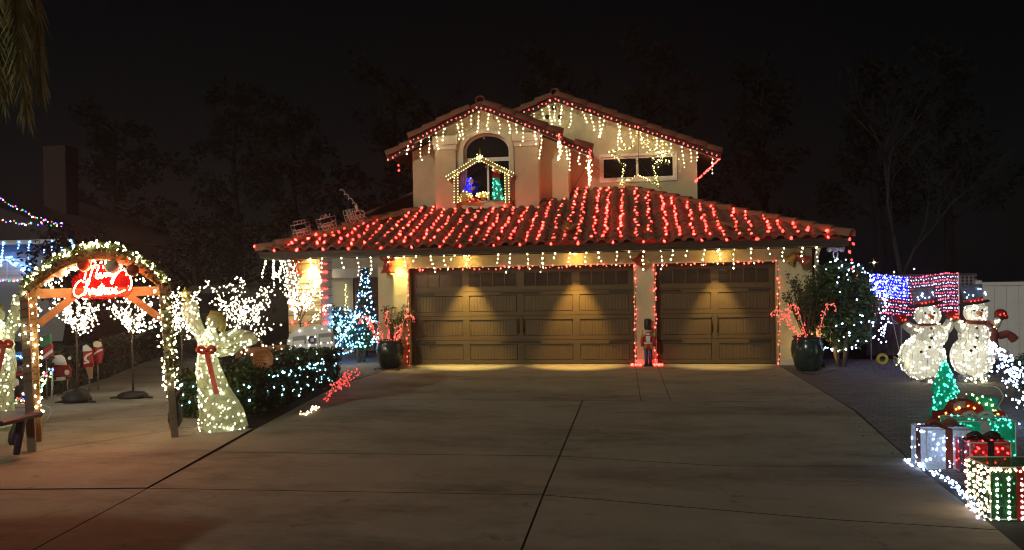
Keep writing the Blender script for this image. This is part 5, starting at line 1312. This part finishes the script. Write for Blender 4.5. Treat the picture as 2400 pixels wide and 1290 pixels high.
p = at(731,797,Yc-.05); MB().tube([p+Vector((.062*math.cos(k*.5236),0,.062*math.sin(k*.5236))) for k in range(12)], .018, 6, True).build('wreath', BLUEP, t)
for x in (706,765): wl_ = disc(x,826,12,Yc-.04,BLACKP,t,'wheel'); disc(x,826,6,Yc-.05,METALG,wl_,'hub')
lz = MB()
for x in (690,770): a = at(x,820,Yc+.03); lz.tube([(a.x,a.y,a.z),(a.x,a.y,-.05)], .015, 5)
lz.build('stake', METALG, t)
bulbs([at(x,y,Yc-.06) for x,y in [(702,776),(737,770),(755,771),(772,774),(678,800),(692,811),(704,810),(678,818),(722,792),(739,790),(724,810),(741,808),(752,805),(768,804),(777,803),(742,826),(776,820)]], .0135, E_SNOW, t)
card_y = Yc-.05
t = thing('truck_cutout', 'flat brown truck decoration with lights towing the camper cutout', 'light decoration', (at(615,830,card_y).x,card_y,0))
card([(552,842),(552,818),(575,815),(585,800),(612,798),(620,812),(668,808),(670,836)], card_y, BROWNP, t, 'body', .05)
card([(588,803),(608,801),(612,813),(583,815)], card_y-.034, GLASS, t, 'window', .012)
for x in (574,648): disc(x,838,10,card_y-.04,BLACKP,t,'wheel')
lz = MB()
for x in (565,655): a = at(x,835,card_y+.03); lz.tube([(a.x,a.y,a.z),(a.x,a.y,-.05)], .015, 5)
lz.build('stake', METALG, t)
bulbs([at(x,y,card_y-.05) for x,y in [(552,822),(566,826),(578,821),(616,810),(624,811),(640,808),(641,815),(645,821),(658,805),(660,818),(574,830),(590,832)]], .017, glow('bulb_rose', (1,.66,.45), 6), t)
# octagonal plea to the bearded visitor
Ys = -5.3
t = thing('stop_sign', 'orange brown octagonal sign reading SANTA PLEASE STOP above the hedge', 'sign', (at(616,850,Ys).x,Ys,0)); sgc = at(617,842,Ys); s = 1800/((sgc-CAM).dot(fw)); r = 27/s
SIGN = mat('sign_orange', (.36,.15,.055), .55, .1, 8); SIGL = mat('sign_letter', (.55,.33,.16), .6, .05, 8)
oc = lambda rr: [(sgc.x+rr*math.cos(R(22.5+45*k)), sgc.z+rr*math.sin(R(22.5+45*k))) for k in range(8)]
MB().prism(oc(r), Ys-.01, Ys+.01).build('plate', SIGN, t)
MB().prism(oc(r*.94), Ys-.0135, Ys-.0105).build('border', SIGL, t); MB().prism(oc(r*.88), Ys-.0165, Ys-.0140).build('face', SIGN, t)
for tx, dz, sz in (('SANTA',.055,.062),('PLEASE',.0,.058),('STOP',-.075,.082)):
    o = bpy.data.objects.new('lettering', text_mesh(tx, sz, SIGL, 'lettering', .0015)); COL.objects.link(o); o.parent = t; o.location = (sgc.x-t.location.x, -.020, sgc.z+dz-.01); o.rotation_euler = (R(90),0,0)
MB().tube([(sgc.x,Ys+.025,-.08),(sgc.x,Ys+.025,sgc.z)], .018, 6).build('stake', WOOD, t)

# ---- porch planting: blue lit bushes and tree
b = at(797,830,1.2); b.z = 0
shrub('porch_shrub', 'leafy shrub with blue lights next to the porch pier', b+Vector((.0,-.25,0)), .68, .45, .1, 1.25, 190, .045, LEAF, q, 3)
t = thing('shrub_lights', 'blue lights on the shrub next to the porch pier', 'string lights', b); pts = surf_pts(b+Vector((0,-.25,0)),.69,.47,.15,1.25,190,q)
k_ = [at(x,y,.4) for x,y in [(845,735),(825,758),(805,785),(795,808),(787,815)]]
bulbs(pts+walk(k_,.03,q,.035), .016, E_BLUE, t)
b = at(850,835,.9); b.z = 0
shrub('porch_shrub', 'round shrub with aqua lights beside the potted canes', b+Vector((.0,-.15,0)), .52, .40, .30, 1.08, 130, .045, LEAF, q, 3)
t = thing('shrub_lights', 'aqua lights on the round shrub beside the potted canes', 'string lights', b); bulbs(surf_pts(b+Vector((0,-.15,0)),.53,.42,.34,1.08,150,q), .016, glow('bulb_aqua', (.22,.80,1), 12), t)
b = at(858,800,2.0); b.z = 0
t = thing('porch_christmas_tree', 'slim Christmas tree with blue lights inside the porch', 'Christmas tree', b); lf = MB(); cl = []; pts = []
for k in range(260): z = .25+1.95*q.random(); rr = .36*(1-(z-.25)/2.05)+.02; a = q.uniform(0,6.28); cl.append(b+Vector((rr*math.cos(a)*q.uniform(.6,1),rr*math.sin(a)*q.uniform(.6,1),z)))
leaves(lf, cl, 12, .07, .05, q); lf.build('needles', LEAF, t); MB().tube([b,b+Vector((0,0,2.2))], [.04,.008], 6).build('trunk', BARK, t)
for k in range(120): z = .3+1.9*q.random(); rr = .38*(1-(z-.25)/2.05)+.03; a = q.uniform(math.pi,6.28); pts.append(b+Vector((rr*math.cos(a),rr*math.sin(a),z)))
bulbs(pts[:80], .0165, E_WHITE, t); bulbs(pts[80:], .018, E_BLUE, t)
b = at(811,800,2.8); t = thing('door_garland', 'thin strand of warm lights beside the front door', 'string lights', b)
MB().tube([at(811,665,2.85),at(813,740,2.85)],.006,4).build('wire', WIRE, t); bulbs([at(811+q.uniform(-4,4),y,2.84) for y in range(668,740,4)], .013, E_YEL, t)

# ---- low hedge along the far side of the walkway, yard cutouts
h0, h1 = g(105,938), g(398,828); hv = (h1-h0); hv.z = 0; hn = Vector((-hv.y,hv.x,0)).normalized()
t = thing('low_hedge', 'long grey green hedge along the far side of the walkway', 'hedge', (h0+h1)/2); lf = MB(); cl = []
for _ in range(900):
    u = q.random(); f = q.random(); zz = .62*q.random(); w_ = q.random()*.6
    if f < .5: w_ = q.uniform(0,.05)
    elif f < .8: zz = .62+q.uniform(-.04,.04)
    p = h0+hv*u+hn*w_; cl.append(Vector((p.x,p.y,zz)))
leaves(lf, cl, 10, .10, .045, q); lf.build('foliage', LEAF3, t)
def cut(name, label, cat, x, y, Y):
    p = at(x,y,Y); return thing(name, label, cat, (p.x,Y,0))
def stakes(t, xs, ytop, Y):
    m_ = MB()
    for x in xs: a = at(x,ytop,Y+.03); m_.tube([(a.x,a.y,a.z),(a.x,a.y,-.05)], .012, 5)
    m_.build('stake', METALG, t)
gY = g(150,930).y
t = cut('car_cutout', 'flat red car front decoration with a white rider on its roof', 'yard decoration', 143,895,gY)
card([(112,884),(114,862),(122,856),(160,856),(167,866),(166,884)], gY, REDP, t, 'body', .03); card([(124,856),(124,842),(130,834),(142,832),(150,838),(153,846),(156,856)], gY, WHITEP, t, 'rider', .03)
disc(133,871,11,gY-.025,METALG,t,'badge_ring'); disc(133,871,8,gY-.035,REDP,t,'badge'); disc(157,873,6,gY-.026,WHITEP,t,'headlight'); card([(126,886),(153,883),(154,891),(126,894)], gY-.02, WHITEP, t, 'number_plate', .01); disc(163,840,4,gY-.02,WHITEP,t,'mirror')
stakes(t,(124,158),884,gY)
gY2 = gY+.5
t = cut('figure_cutout', 'flat yard figure in red with a white zigzag, larger of the pair', 'yard decoration', 208,870,gY2)
card([(196,862),(196,826),(200,824),(216,822),(220,860)], gY2, REDP, t, 'coat', .025); card([(195,824),(195,812),(202,808),(214,818),(216,823)], gY2, WHITEP, t, 'head', .025)
card([(197,840),(202,832),(214,826),(215,829),(204,836),(202,842),(208,846),(210,852),(197,854),(197,850),(204,849),(198,845)], gY2-.02, WHITEP, t, 'zigzag', .008); card([(201,862),(217,860),(216,888),(210,888)], gY2, SKIN, t, 'leg', .02); stakes(t,(209,),880,gY2)
t = cut('figure_cutout', 'flat yard figure in red with a white sash, smaller of the pair', 'yard decoration', 230,860,gY2+.1)
card([(219,850),(218,816),(238,814),(243,818),(240,842),(236,852)], gY2+.1, REDP, t, 'coat', .025); card([(220,812),(220,802),(228,800),(237,803),(239,812),(230,815)], gY2+.1, mat('cream_paint', (.6,.55,.4), .5, .05, 6), t, 'head', .025)
card([(220,828),(232,820),(240,818),(240,822),(230,826),(221,832)], gY2+.08, WHITEP, t, 'sash', .008); stakes(t,(229,),845,gY2+.1)
gY3 = g(60,945).y
t = cut('igloo_decoration', 'pale blue lit igloo arch with a penguin between angel and arch post', 'yard decoration', 45,900,gY3); s = 1800/((at(45,900,gY3)-CAM).dot(fw)); F_ICE = fabric('ice_cloth', (.25,.45,.85), .5, .1)
ig = at(48,868,gY3); MB().tube([ig+Vector((.19*math.cos(a),0,.24*math.sin(a))) for a in [math.pi*k/10 for k in range(11)]], .065, 10).build('arch', F_ICE, t)
bulbs([ig+Vector((.19*math.cos(a),-.07,.24*math.sin(a))) for a in [math.pi*(k+.5)/14 for k in range(14)]], .014, E_BLUE, t); MB().tube([ig+Vector((-.19,0,0)),ig+Vector((-.19,0,-.5))],.06,8).tube([ig+Vector((.19,0,0)),ig+Vector((.19,0,-.5))],.06,8).build('pillar', F_ICE, t)
MB().lathe([(.0,-.45),(.10,-.42),(.13,-.25),(.10,-.08),(.0,-.05)], 14, Matrix.Translation(ig+Vector((.04,-.05,0)))).build('penguin_body', BLACKP, t); MB().ball(ig+Vector((.04,-.05,.0)), .085, 12, 8).build('penguin_head', BROWNP, t); MB().lathe([(.09,-.10),(.10,-.06),(.08,-.04)], 12, Matrix.Translation(ig+Vector((.04,-.05,0)))).build('penguin_scarf', REDP, t); MB().ball(ig+Vector((.04,-.13,-.22)), (.07,.05,.13), 10, 7).build('penguin_belly', WHITEP, t)
t = cut('stocking_decoration', 'red stocking decoration with white stripes and green cuff behind the arch post', 'yard decoration', 110,880,gY3+.2); Yq = gY3+.2
card([(96,842),(97,826),(108,814),(122,806),(123,834),(110,842)], Yq, REDP, t, 'foot', .05); card([(98,838),(122,818),(123,826),(102,842)], Yq-.03, WHITEP, t, 'stripe', .01); card([(96,812),(98,790),(118,784),(120,806),(106,814)], Yq, mat('green_paint', (.03,.16,.06), .5, .15, 6), t, 'cuff', .05)
stakes(t,(108,),840,Yq)
t = thing('coloured_light_string', 'multicoloured lights draped over the low yard frame beyond the arch', 'string lights', g(90,945))
for m_, sd in ((E_RED2,1),(E_GRN,2),(E_DBLUE,3),(E_ORG,4),(E_COOL,5),(E_YEL,6)):
    qq = random.Random(sd); pts = []
    for _ in range(9):
        u = qq.random(); x = 32+92*u; y = 955-.95*(x-32)+qq.uniform(-14,14); pts.append(at(x,max(840,min(958,y)),gY3-.12))
    bulbs(pts, .015, m_, t)
MB().tube([at(x,y,gY3-.10) for x,y in [(30,955),(50,930),(75,905),(100,880),(124,862),(122,900),(122,935)]], .01, 5).build('frame', WWIRE, t)
# navy table at the frame edge
t = thing('plastic_table', 'navy plastic table corner at the picture edge beside the arch', 'table', (-3.0,-8.75,0)); tz = at(40,975,-8.75).z; tx = at(56,975,-8.75).x
MB().bevbox(tx-1.0,tx,-9.05,-8.45,tz-.06,tz,.02).build('table_top', NAVY, t)
for X, Y in ((tx-.20,-8.98),(tx-.20,-8.52),(tx-.92,-8.98),(tx-.92,-8.52)):
    MB().tube([(X-.02,Y,tz-.06),(X-.10 if X > tx-.5 else X,Y,.028)], [.05,.035], 8).build('leg', NAVY, t)

# ================================================================== BACKGROUND
q = random.Random(77)
# neighbour's house with blue and coloured strings
NY = 7.0
nx = at(168,600,NY).x; nz = at(80,566,NY).z
NW = mat('grey_siding', (.24,.25,.28), .8, .06, 3, .2, 30)
nb = thing('neighbour_house', 'grey neighbouring house with blue icicle lights beyond the arch', 'house', (nx-4,NY,0))
MB().box(nx-9,nx,NY,NY+6,0,nz).build('wall', NW, nb)
for k in range(14): MB().box(nx-9.002,nx+.002,NY-.012,NY-.001,.10+k*.235,.10+k*.235+.018).build('siding_lap', NW, nb)
MB().prism([(nx-10,nz),(nx+.5,nz),(nx-1.6,nz+.9),(nx-4.5,nz+2.0),(nx-10,nz+2.0)], NY-.5, NY+6.5).build('roof', mat('dark_shingle', (.03,.026,.028), .9, .3, 8), nb)
MB().box(nx-10,nx+.5,NY-.56,NY-.502,nz-.12,nz+.02).build('gutter', WHITEP, nb)
cx0, cx1 = at(119,420,NY+3).x, at(172,420,NY+3).x; MB().bevbox(cx0,cx1,NY+2.6,NY+3.3,nz,at(145,345,NY+3).z,.03).build('chimney', mat('brown_brick', (.035,.02,.018), .9, .2, 6), nb)
wxa, wxb = at(-20,630,NY).x, at(58,630,NY).x; za_, zb_ = at(30,652,NY).z, at(30,612,NY).z
wf_ = MB().box(wxa-.06,wxb+.06,NY-.04,NY-.013,za_-.08,za_).box(wxa-.06,wxb+.06,NY-.04,NY-.013,zb_,zb_+.08).box(wxb,wxb+.06,NY-.04,NY-.013,za_,zb_).box((wxa+wxb)/2-.02,(wxa+wxb)/2+.02,NY-.04,NY-.013,za_,zb_).build('window', WHITEP, nb)
CURT = glow('lit_curtain', (.55,.36,.22), .10, 0); MB().box(wxa,wxb,NY-.012,NY-.004,za_,zb_).build('pane', CURT, wf_)
t = thing('icicle_lights', 'blue white icicle lights on the neighbouring house eave', 'string lights', (nx-2,NY-.55,nz)); icicles(t, [(nx-8,NY-.58,nz-.02),(nx+.5,NY-.58,nz-.02)], .30, 3, 9, E_BLUE, .028, .10, .15)
t = thing('swag_lights', 'blue lights swagged across the neighbouring house wall', 'string lights', (nx-2,NY-.1,2.6)); pth = [at(x,y,NY-.1) for x,y in [(-20,606),(20,606),(40,618),(60,632),(75,625)]]
MB().tube(pth,.008,4).build('wire', WIRE, t); bulbs(walk(pth,.06,q,.09), .030, E_BLUE, t)
t = thing('roof_edge_lights', 'multicoloured lights along the neighbouring roof edges', 'string lights', (nx-2,NY-.5,nz+.5))
la = [at(x,y,NY-.5) for x,y in [(-20,455),(40,488),(80,508),(150,530)]]; lb_ = [at(x,y,NY-.55) for x,y in [(-20,516),(60,524),(150,527)]]; lc = [at(x,y,NY-.1) for x,y in [(-20,660),(60,656)]]
for p in (la,lb_,lc): MB().tube(p,.008,4).build('wire', WIRE, t)
pts = walk(la,.10,q,.04)+walk(lb_,.11,q,.05)+walk(lc,.09,q,.02)
for i, m_ in enumerate((E_RED2,E_GRN,E_DBLUE,E_ORG,E_PUR,E_COOL)): bulbs(pts[i::6], .026, m_, t)
# dark parked vehicle on the side drive
vb = g(512,838); vb.z = 0
t = thing('parked_van', 'dark parked van seen end on behind the lighted trees', 'van', vb); VP = mat('dark_car_paint', (.020,.016,.014), .35, .1, 3, coat=.3)
MB().prism([(-.98,.30),(.98,.30),(1.0,.75),(.97,1.05),(.86,1.68),(.72,1.82),(-.72,1.82),(-.86,1.68),(-.97,1.05),(-1.0,.75)], 0, 4.6).build('body', VP, t, True)
MB().prism([(-.76,1.12),(.76,1.12),(.68,1.62),(-.68,1.62)], -.012, .0).build('windscreen', GLASS, t, True)
MB().bevbox(-.96,.96,-.12,-.002,.34,.58,.03).build('bumper', VP, t, True); MB().box(-.85,-.45,-.128,-.121,.46,.50).build('bumper_glint', METALG, t, True); MB().box(.45,.85,-.128,-.121,.46,.50).build('bumper_glint', METALG, t, True)  # bright metal strips stand in for the reflection along the bumper
for sx in (-1,1):
    MB().lathe([(.0,-.11),(.34,-.11),(.34,.11),(.0,.11)], 18, Matrix.Translation((sx*.86,.85,.34)) @ Matrix.Rotation(R(90),4,'Y')).build('wheel', BLACKP, t, True)
    MB().lathe([(.0,-.11),(.34,-.11),(.34,.11),(.0,.11)], 18, Matrix.Translation((sx*.86,3.75,.34)) @ Matrix.Rotation(R(90),4,'Y')).build('wheel', BLACKP, t, True)
    MB().bevbox(sx*.86-.09,sx*.86+.09,-.03,-.002,.80,1.02,.01).build('lamp', GLASS, t, True); MB().bevbox(sx*1.1-.09,sx*1.1+.09,.9,1.0,1.05,1.2,.02).build('mirror', VP, t, True)
# trees
def tree(label, x, y, H, W_, qq, name='background_tree', n=150, ls=.20, leafm=NIGHT, group='dark trees behind the houses', z0=.30):
    t = thing(name, label, 'tree', (x,y,0), 0, group); b = Vector((x,y,-.1)); tk = MB(); cl = []
    tk.tube(spline([b,b+Vector((.1,0,H*.3)),b+Vector((-.15,.1,H*.6)),b+Vector((.1,0,H*.92))],4), [.28*(1-k/14)+.02 for k in range(13)], 7)
    for k in range(13):
        a = k*2.4+qq.uniform(-.4,.4); zz = H*(z0+.62*k/13); L = W_*qq.uniform(.55,1.1)*(1.15-.65*k/13); d = Vector((math.cos(a),math.sin(a),qq.uniform(.25,.7)))
        s_ = b+Vector((0,0,zz)); e = s_+d*L; tk.tube([s_,s_+d*L*.5+Vector((0,0,.15)),e], [.09,.06,.02], 5)
        for j in range(n//13): f = qq.uniform(.35,1.1); cl.append(s_+d*L*f+Vector((qq.gauss(0,.28),qq.gauss(0,.28),qq.gauss(.1,.30)))*W_*.38)
    tk.build('trunk', FARB, t); lf = MB(); leaves(lf, cl, 15, .42, ls, qq); lf.build('crown', leafm, t)
for i, (x, y, H, W_, lb) in enumerate(((-19,17,10.5,2.6,'dark tree above the neighbouring house'),(-14.5,20,12.5,2.8,'tall dark tree between the two houses, nearer the neighbouring house'),(-10.5,18,11,2.4,'dark tree above the parked van'),(-6.5,21,13,2.6,'tall dark tree left of the arched gable, farther from it'),(-3.6,18,10.5,2.3,'dark tree just left of the arched gable'),(1.0,24,15,2.8,'tall dark tree behind the arched gable'),(6.5,25,15.5,3.0,'tall dark tree behind the gable with the wide window'),(11.5,22,12.5,2.7,'dark tree just right of the upper storey'),(16,20,12,2.6,'dark tree above the light flag'),(20.5,24,14,3.0,'tall dark tree above the pale fence'))):
    tree(lb, x, y, H, W_, q)
for x, y, H, lb in ((-13.2,6.5,4.2,'dark bushy tree beside the neighbouring house wall'),(-8.6,8.5,4.6,'low dark tree behind the parked van'),(-10.8,10,4.8,'low dark tree between the van and the neighbouring house')):
    tree(lb, x, y, H, 1.7, q, 'garden_tree', 110, .10, NIGHT, 'low trees by the neighbouring house', .2)
# bare tree on the right
bt = at(2095,600,7); bt.z = -.05; t = thing('bare_tree', 'leafless tree with thin branches behind the light flag', 'tree', bt); tk = MB()
def limb(p, d, L, r, dep):
    e = p+d*L; m_ = p+d*L*.5+Vector((q.uniform(-.08,.08),q.uniform(-.08,.08),q.uniform(-.05,.1)))*L; tk.tube([p,m_,e], [r,r*.8,r*.6], 5 if dep < 2 else 3)
    if dep < 5:
        for k in range(3 if dep < 4 else 2):
            dd = (d+Vector((q.uniform(-1,1),q.uniform(-.6,.6),q.uniform(-.25,.6)))*.62).normalized(); limb(m_ if k == 2 else e, dd, L*q.uniform(.6,.85), r*.55, dep+1)
limb(bt, Vector((0,0,1)), 2.9, .11, 0); tk.build('trunk', mat('pale_bark', (.022,.020,.022), .9, .3, 12), t)
# palm whose fronds hang into the picture
crown = at(-70,-130,-4.6); pm = Vector((crown.x-.3,-4.6,0)); t = thing('palm_tree', 'palm with drooping feathery fronds hanging in at the top corner', 'palm tree', pm)
MB().tube(spline([pm-Vector((0,0,.1)),pm+Vector((.05,0,3)),crown],6), [.22-.006*k for k in range(13)], 10).build('trunk', BARK, t); PALM = mat('palm_leaf', (.16,.155,.06), .6, .4, 6)
tips = [(62,272,-4.7),(22,215,-4.9),(98,215,-4.4),(-10,190,-5.1),(85,120,-4.0),(45,170,-5.3),(10,240,-4.2),(-60,230,-4.6),(-160,200,-4.0),(-200,120,-5.4),(-240,0,-4.8),(-120,210,-5.6),(-30,60,-6.4),(-90,80,-2.9)]
for k, (x, y, Y) in enumerate(tips):
    e = at(x,y,Y); d0 = e-crown; hz = Vector((d0.x,d0.y,0)); lat_ = Vector((-hz.y,hz.x,0)).normalized()
    sp2 = spline([crown,crown+hz*.55+Vector((0,0,.30)),crown+hz*.92+Vector((0,0,d0.z*.35)),e],8)
    MB().tube(sp2, [.025*(1-i/len(sp2))+.004 for i in range(len(sp2))], 5).build('rachis', PALM, t); fr_ = MB(); n_ = len(sp2)
    for i in range(2,n_-1):
        tdir = (sp2[i+1]-sp2[i]).normalized()
        for f in (0,.2,.4,.6,.8):
            p = sp2[i]+(sp2[i+1]-sp2[i])*f
            for sx in (-1,1):
                d = (lat_*sx*.55+tdir*.75+Vector((q.uniform(-.2,.2),q.uniform(-.2,.2),-.45))).normalized(); LL = (.50*math.sin(math.pi*(.12+.80*i/n_))+.10)*q.uniform(.8,1.15); wv_ = d.cross(Vector((q.uniform(-.4,.4),1,0))).normalized()*.011
                fr_.add([p-wv_,p+wv_,p+d*LL*.6+wv_+Vector((0,0,-.02)),p+d*LL+Vector((0,0,-.10)),p+d*LL*.6-wv_+Vector((0,0,-.02))], [(0,1,2,3,4)])
    fr_.build('leaflets', PALM, t)

# ---- car standing in the street beside the viewer; its shadow reaches into the picture
pc_ = thing('street_car', 'dark car parked in the street, seen only by its shadow on the concrete', 'car', (-1.85,-14.95,0), math.pi); CP = mat('car_paint', (.05,.012,.012), .3, .1, 4, coat=.5)
MB().prism([(-2.2,.35),(2.15,.35),(2.25,.60),(2.2,.92),(1.0,.98),(-2.1,1.0),(-2.28,.7)], -.88, .88).build('body', CP, pc_, True)
MB().prism([(-2.05,1.001),(.95,.981),(.45,1.44),(-.2,1.52),(-1.6,1.48)], -.74, .74).build('cabin', CP, pc_, True)
for sy in (-1,1):
    MB().prism([(-1.9,1.05),(.72,1.04),(.38,1.38),(-.2,1.45),(-1.5,1.42)], sy*.742-.004, sy*.742+.004).build('window', GLASS, pc_, True)
    for X in (-1.35,1.38):
        wh = MB().lathe([(.0,-.11),(.33,-.11),(.34,0),(.33,.11),(.0,.11)], 20, Matrix.Translation((X,sy*.80,.34)) @ Matrix.Rotation(R(90),4,'X')).build('wheel', BLACKP, pc_, True)
        MB().lathe([(.0,-.02),(.20,-.02),(.20,.02),(.0,.02)], 14, Matrix.Translation((X,sy*.92,.34)) @ Matrix.Rotation(R(90),4,'X')).build('rim', METALG, wh)
    MB().bevbox(2.14,2.24,sy*.62-.15,sy*.62+.15,.66,.82,.02).build('headlight', GLASS, pc_, True); MB().bevbox(-2.26,-2.14,sy*.66-.12,sy*.66+.12,.72,.92,.02).build('tail_light', REDP, pc_, True)

# ---- dry palm fronds fallen on the lower roof, loose wires on the upper walls
DRY = mat('dry_frond', (.34,.24,.07), .8, .3, 12); q = random.Random(12)
def onroof(x, y):
    d = ray(x, y); tt_ = (EZ+PM*(CAM.y-EY)+.11-CAM.z)/(d.z-PM*d.y); return CAM+d*tt_
for x, y, x2, y2, lb in ((752,556,800,540,'dry yellow palm frond on the roof below the wire train'),(880,520,930,508,'dry palm frond on the roof near the hip end'),(1668,520,1735,540,'dry yellow palm frond on the roof below the wide window'),(1322,548,1338,530,'small dry frond caught between light strands mid roof')):
    a, b = onroof(x,y), onroof(x2,y2); t = thing('fallen_frond', lb, 'palm frond', a, 0, 'dry fronds on the roof'); ax_ = spline([a,(a+b)/2+Vector((0,0,.05)),b],5)
    MB().tube(ax_, [.018-.0012*k for k in range(len(ax_))], 5).build('rachis', DRY, t); lf = MB(); dd = (b-a).normalized(); sd_ = dd.cross(Vector((0,-.34,.94))).normalized()
    for k in range(2,len(ax_)):
        for j in range(3):
            for sx in (-1,1):
                p = ax_[k]-(ax_[k]-ax_[k-1])*j/3; e = p+(dd*.8+sd_*sx*.5).normalized()*q.uniform(.18,.34)+Vector((0,0,q.uniform(-.02,.05))); w_ = dd.cross(e-p).normalized()*.012
                lf.add([p,p+(e-p)*.5+sd_*.012,e,p+(e-p)*.5-sd_*.012], [(0,1,2,3)])
    lf.build('leaflets', DRY, t)
t = thing('loose_wire', 'thin dark wires trailing down the wall between the two gables', 'cord', at(1390,400,3.7))
for pth in ([(1388,362),(1372,395),(1350,430),(1340,446)],[(1388,385),(1410,402),(1440,415),(1456,428)],[(1385,352),(1392,370),(1380,395)],[(1430,435),(1428,448),(1424,455)]): MB().tube(spline([at(x,y,3.72) for x,y in pth],5), .006, 4).build('wire', BLACKP, t)
t = thing('loose_wire', 'thin dark wire looped above the arched window', 'cord', at(1090,300,2.22)); MB().tube(spline([at(x,y,2.2) for x,y in [(1070,312),(1078,306),(1095,308),(1110,296),(1112,280)]],5), .006, 4).build('wire', BLACKP, t)
t = thing('hanging_light_string', 'two red bulbs dangling below the left eave of the arched gable', 'string lights', at(935,385,2.45)); MB().tube([at(934,372,2.47),at(935,405,2.47)], .004, 4).build('wire', WIRE, t); bulbs([at(934,388,2.46),at(935,400,2.46)], .026, E_RED2, t)

# ---- leaf litter on the planting beds and trailing cables
q = random.Random(99); lt = MB()
def litter(n, fn, sz=.03):
    for _ in range(n):
        x, y, z = fn(); a = q.uniform(0,6.28); s_ = sz*q.uniform(.5,1.3); tl = q.uniform(-.5,.5)
        c_, n_ = math.cos(a)*s_, math.sin(a)*s_
        lt.add([(x-c_,y-n_,z),(x+n_*.4,y-c_*.4,z+.006+tl*.01),(x+c_,y+n_,z+.004),(x-n_*.4,y+c_*.4,z+.010)], [(0,1,2,3)])
litter(520, lambda: (lambda u: (-.16-.30*u+q.uniform(-.55,.02), -6.75+4.3*u, -.08+q.uniform(0,.02)))(q.random()))
litter(160, lambda: (8.5+q.uniform(-.75,1.2), -.55+q.gauss(0,.22), .002))
litter(90, lambda: (-.3+q.gauss(0,.22), -.55+q.gauss(0,.12), .002))
litter(70, lambda: (q.uniform(7.2,7.75), q.uniform(-9.5,-.5), .003), .018)
tag(lt.build('leaf_litter', mat('dry_leaf', (.14,.085,.045), .9, .5, 30)), 'dry brown leaves scattered on the beds and concrete edges', 'leaves', None, 'stuff')
for pth, lb in (([(428,926),(445,930),(462,950),(474,962),(490,985)],'thin dark cable running from the lighted tree to the angel'),([(100,950),(120,960),(110,985),(95,1000),(92,1020)],'thin pale cable looped at the arch post foot'),([(1866,858),(1880,872),(1905,878),(1935,872),(1960,866)],'thin dark cable lying in front of the green pot')):
    t = thing('power_cable', lb, 'cord', g(*pth[0])); MB().tube(spline([g(x,y,.018) for x,y in pth],5), .006, 5).build('cable', WWIRE if 'pale' in lb else BLACKP, t)
# ---- thin scattering volume added to stand in for lens glare round the bulbs
hz = MB().box(-72,72,-32,92,-1.3,17.5).build('glare_haze', None); hz['kind'] = 'stuff'
m = bpy.data.materials.new('glare_scatter'); m.use_nodes = True; nt_ = m.node_tree; nt_.nodes.clear(); o_ = nt_.nodes.new('ShaderNodeOutputMaterial'); v_ = nt_.nodes.new('ShaderNodeVolumePrincipled')
v_.inputs['Density'].default_value = .0024; v_.inputs['Anisotropy'].default_value = .72; v_.inputs['Color'].default_value = (.92,.92,.95,1)
nt_.links.new(v_.outputs[0], o_.inputs['Volume']); hz.data.materials.append(m)
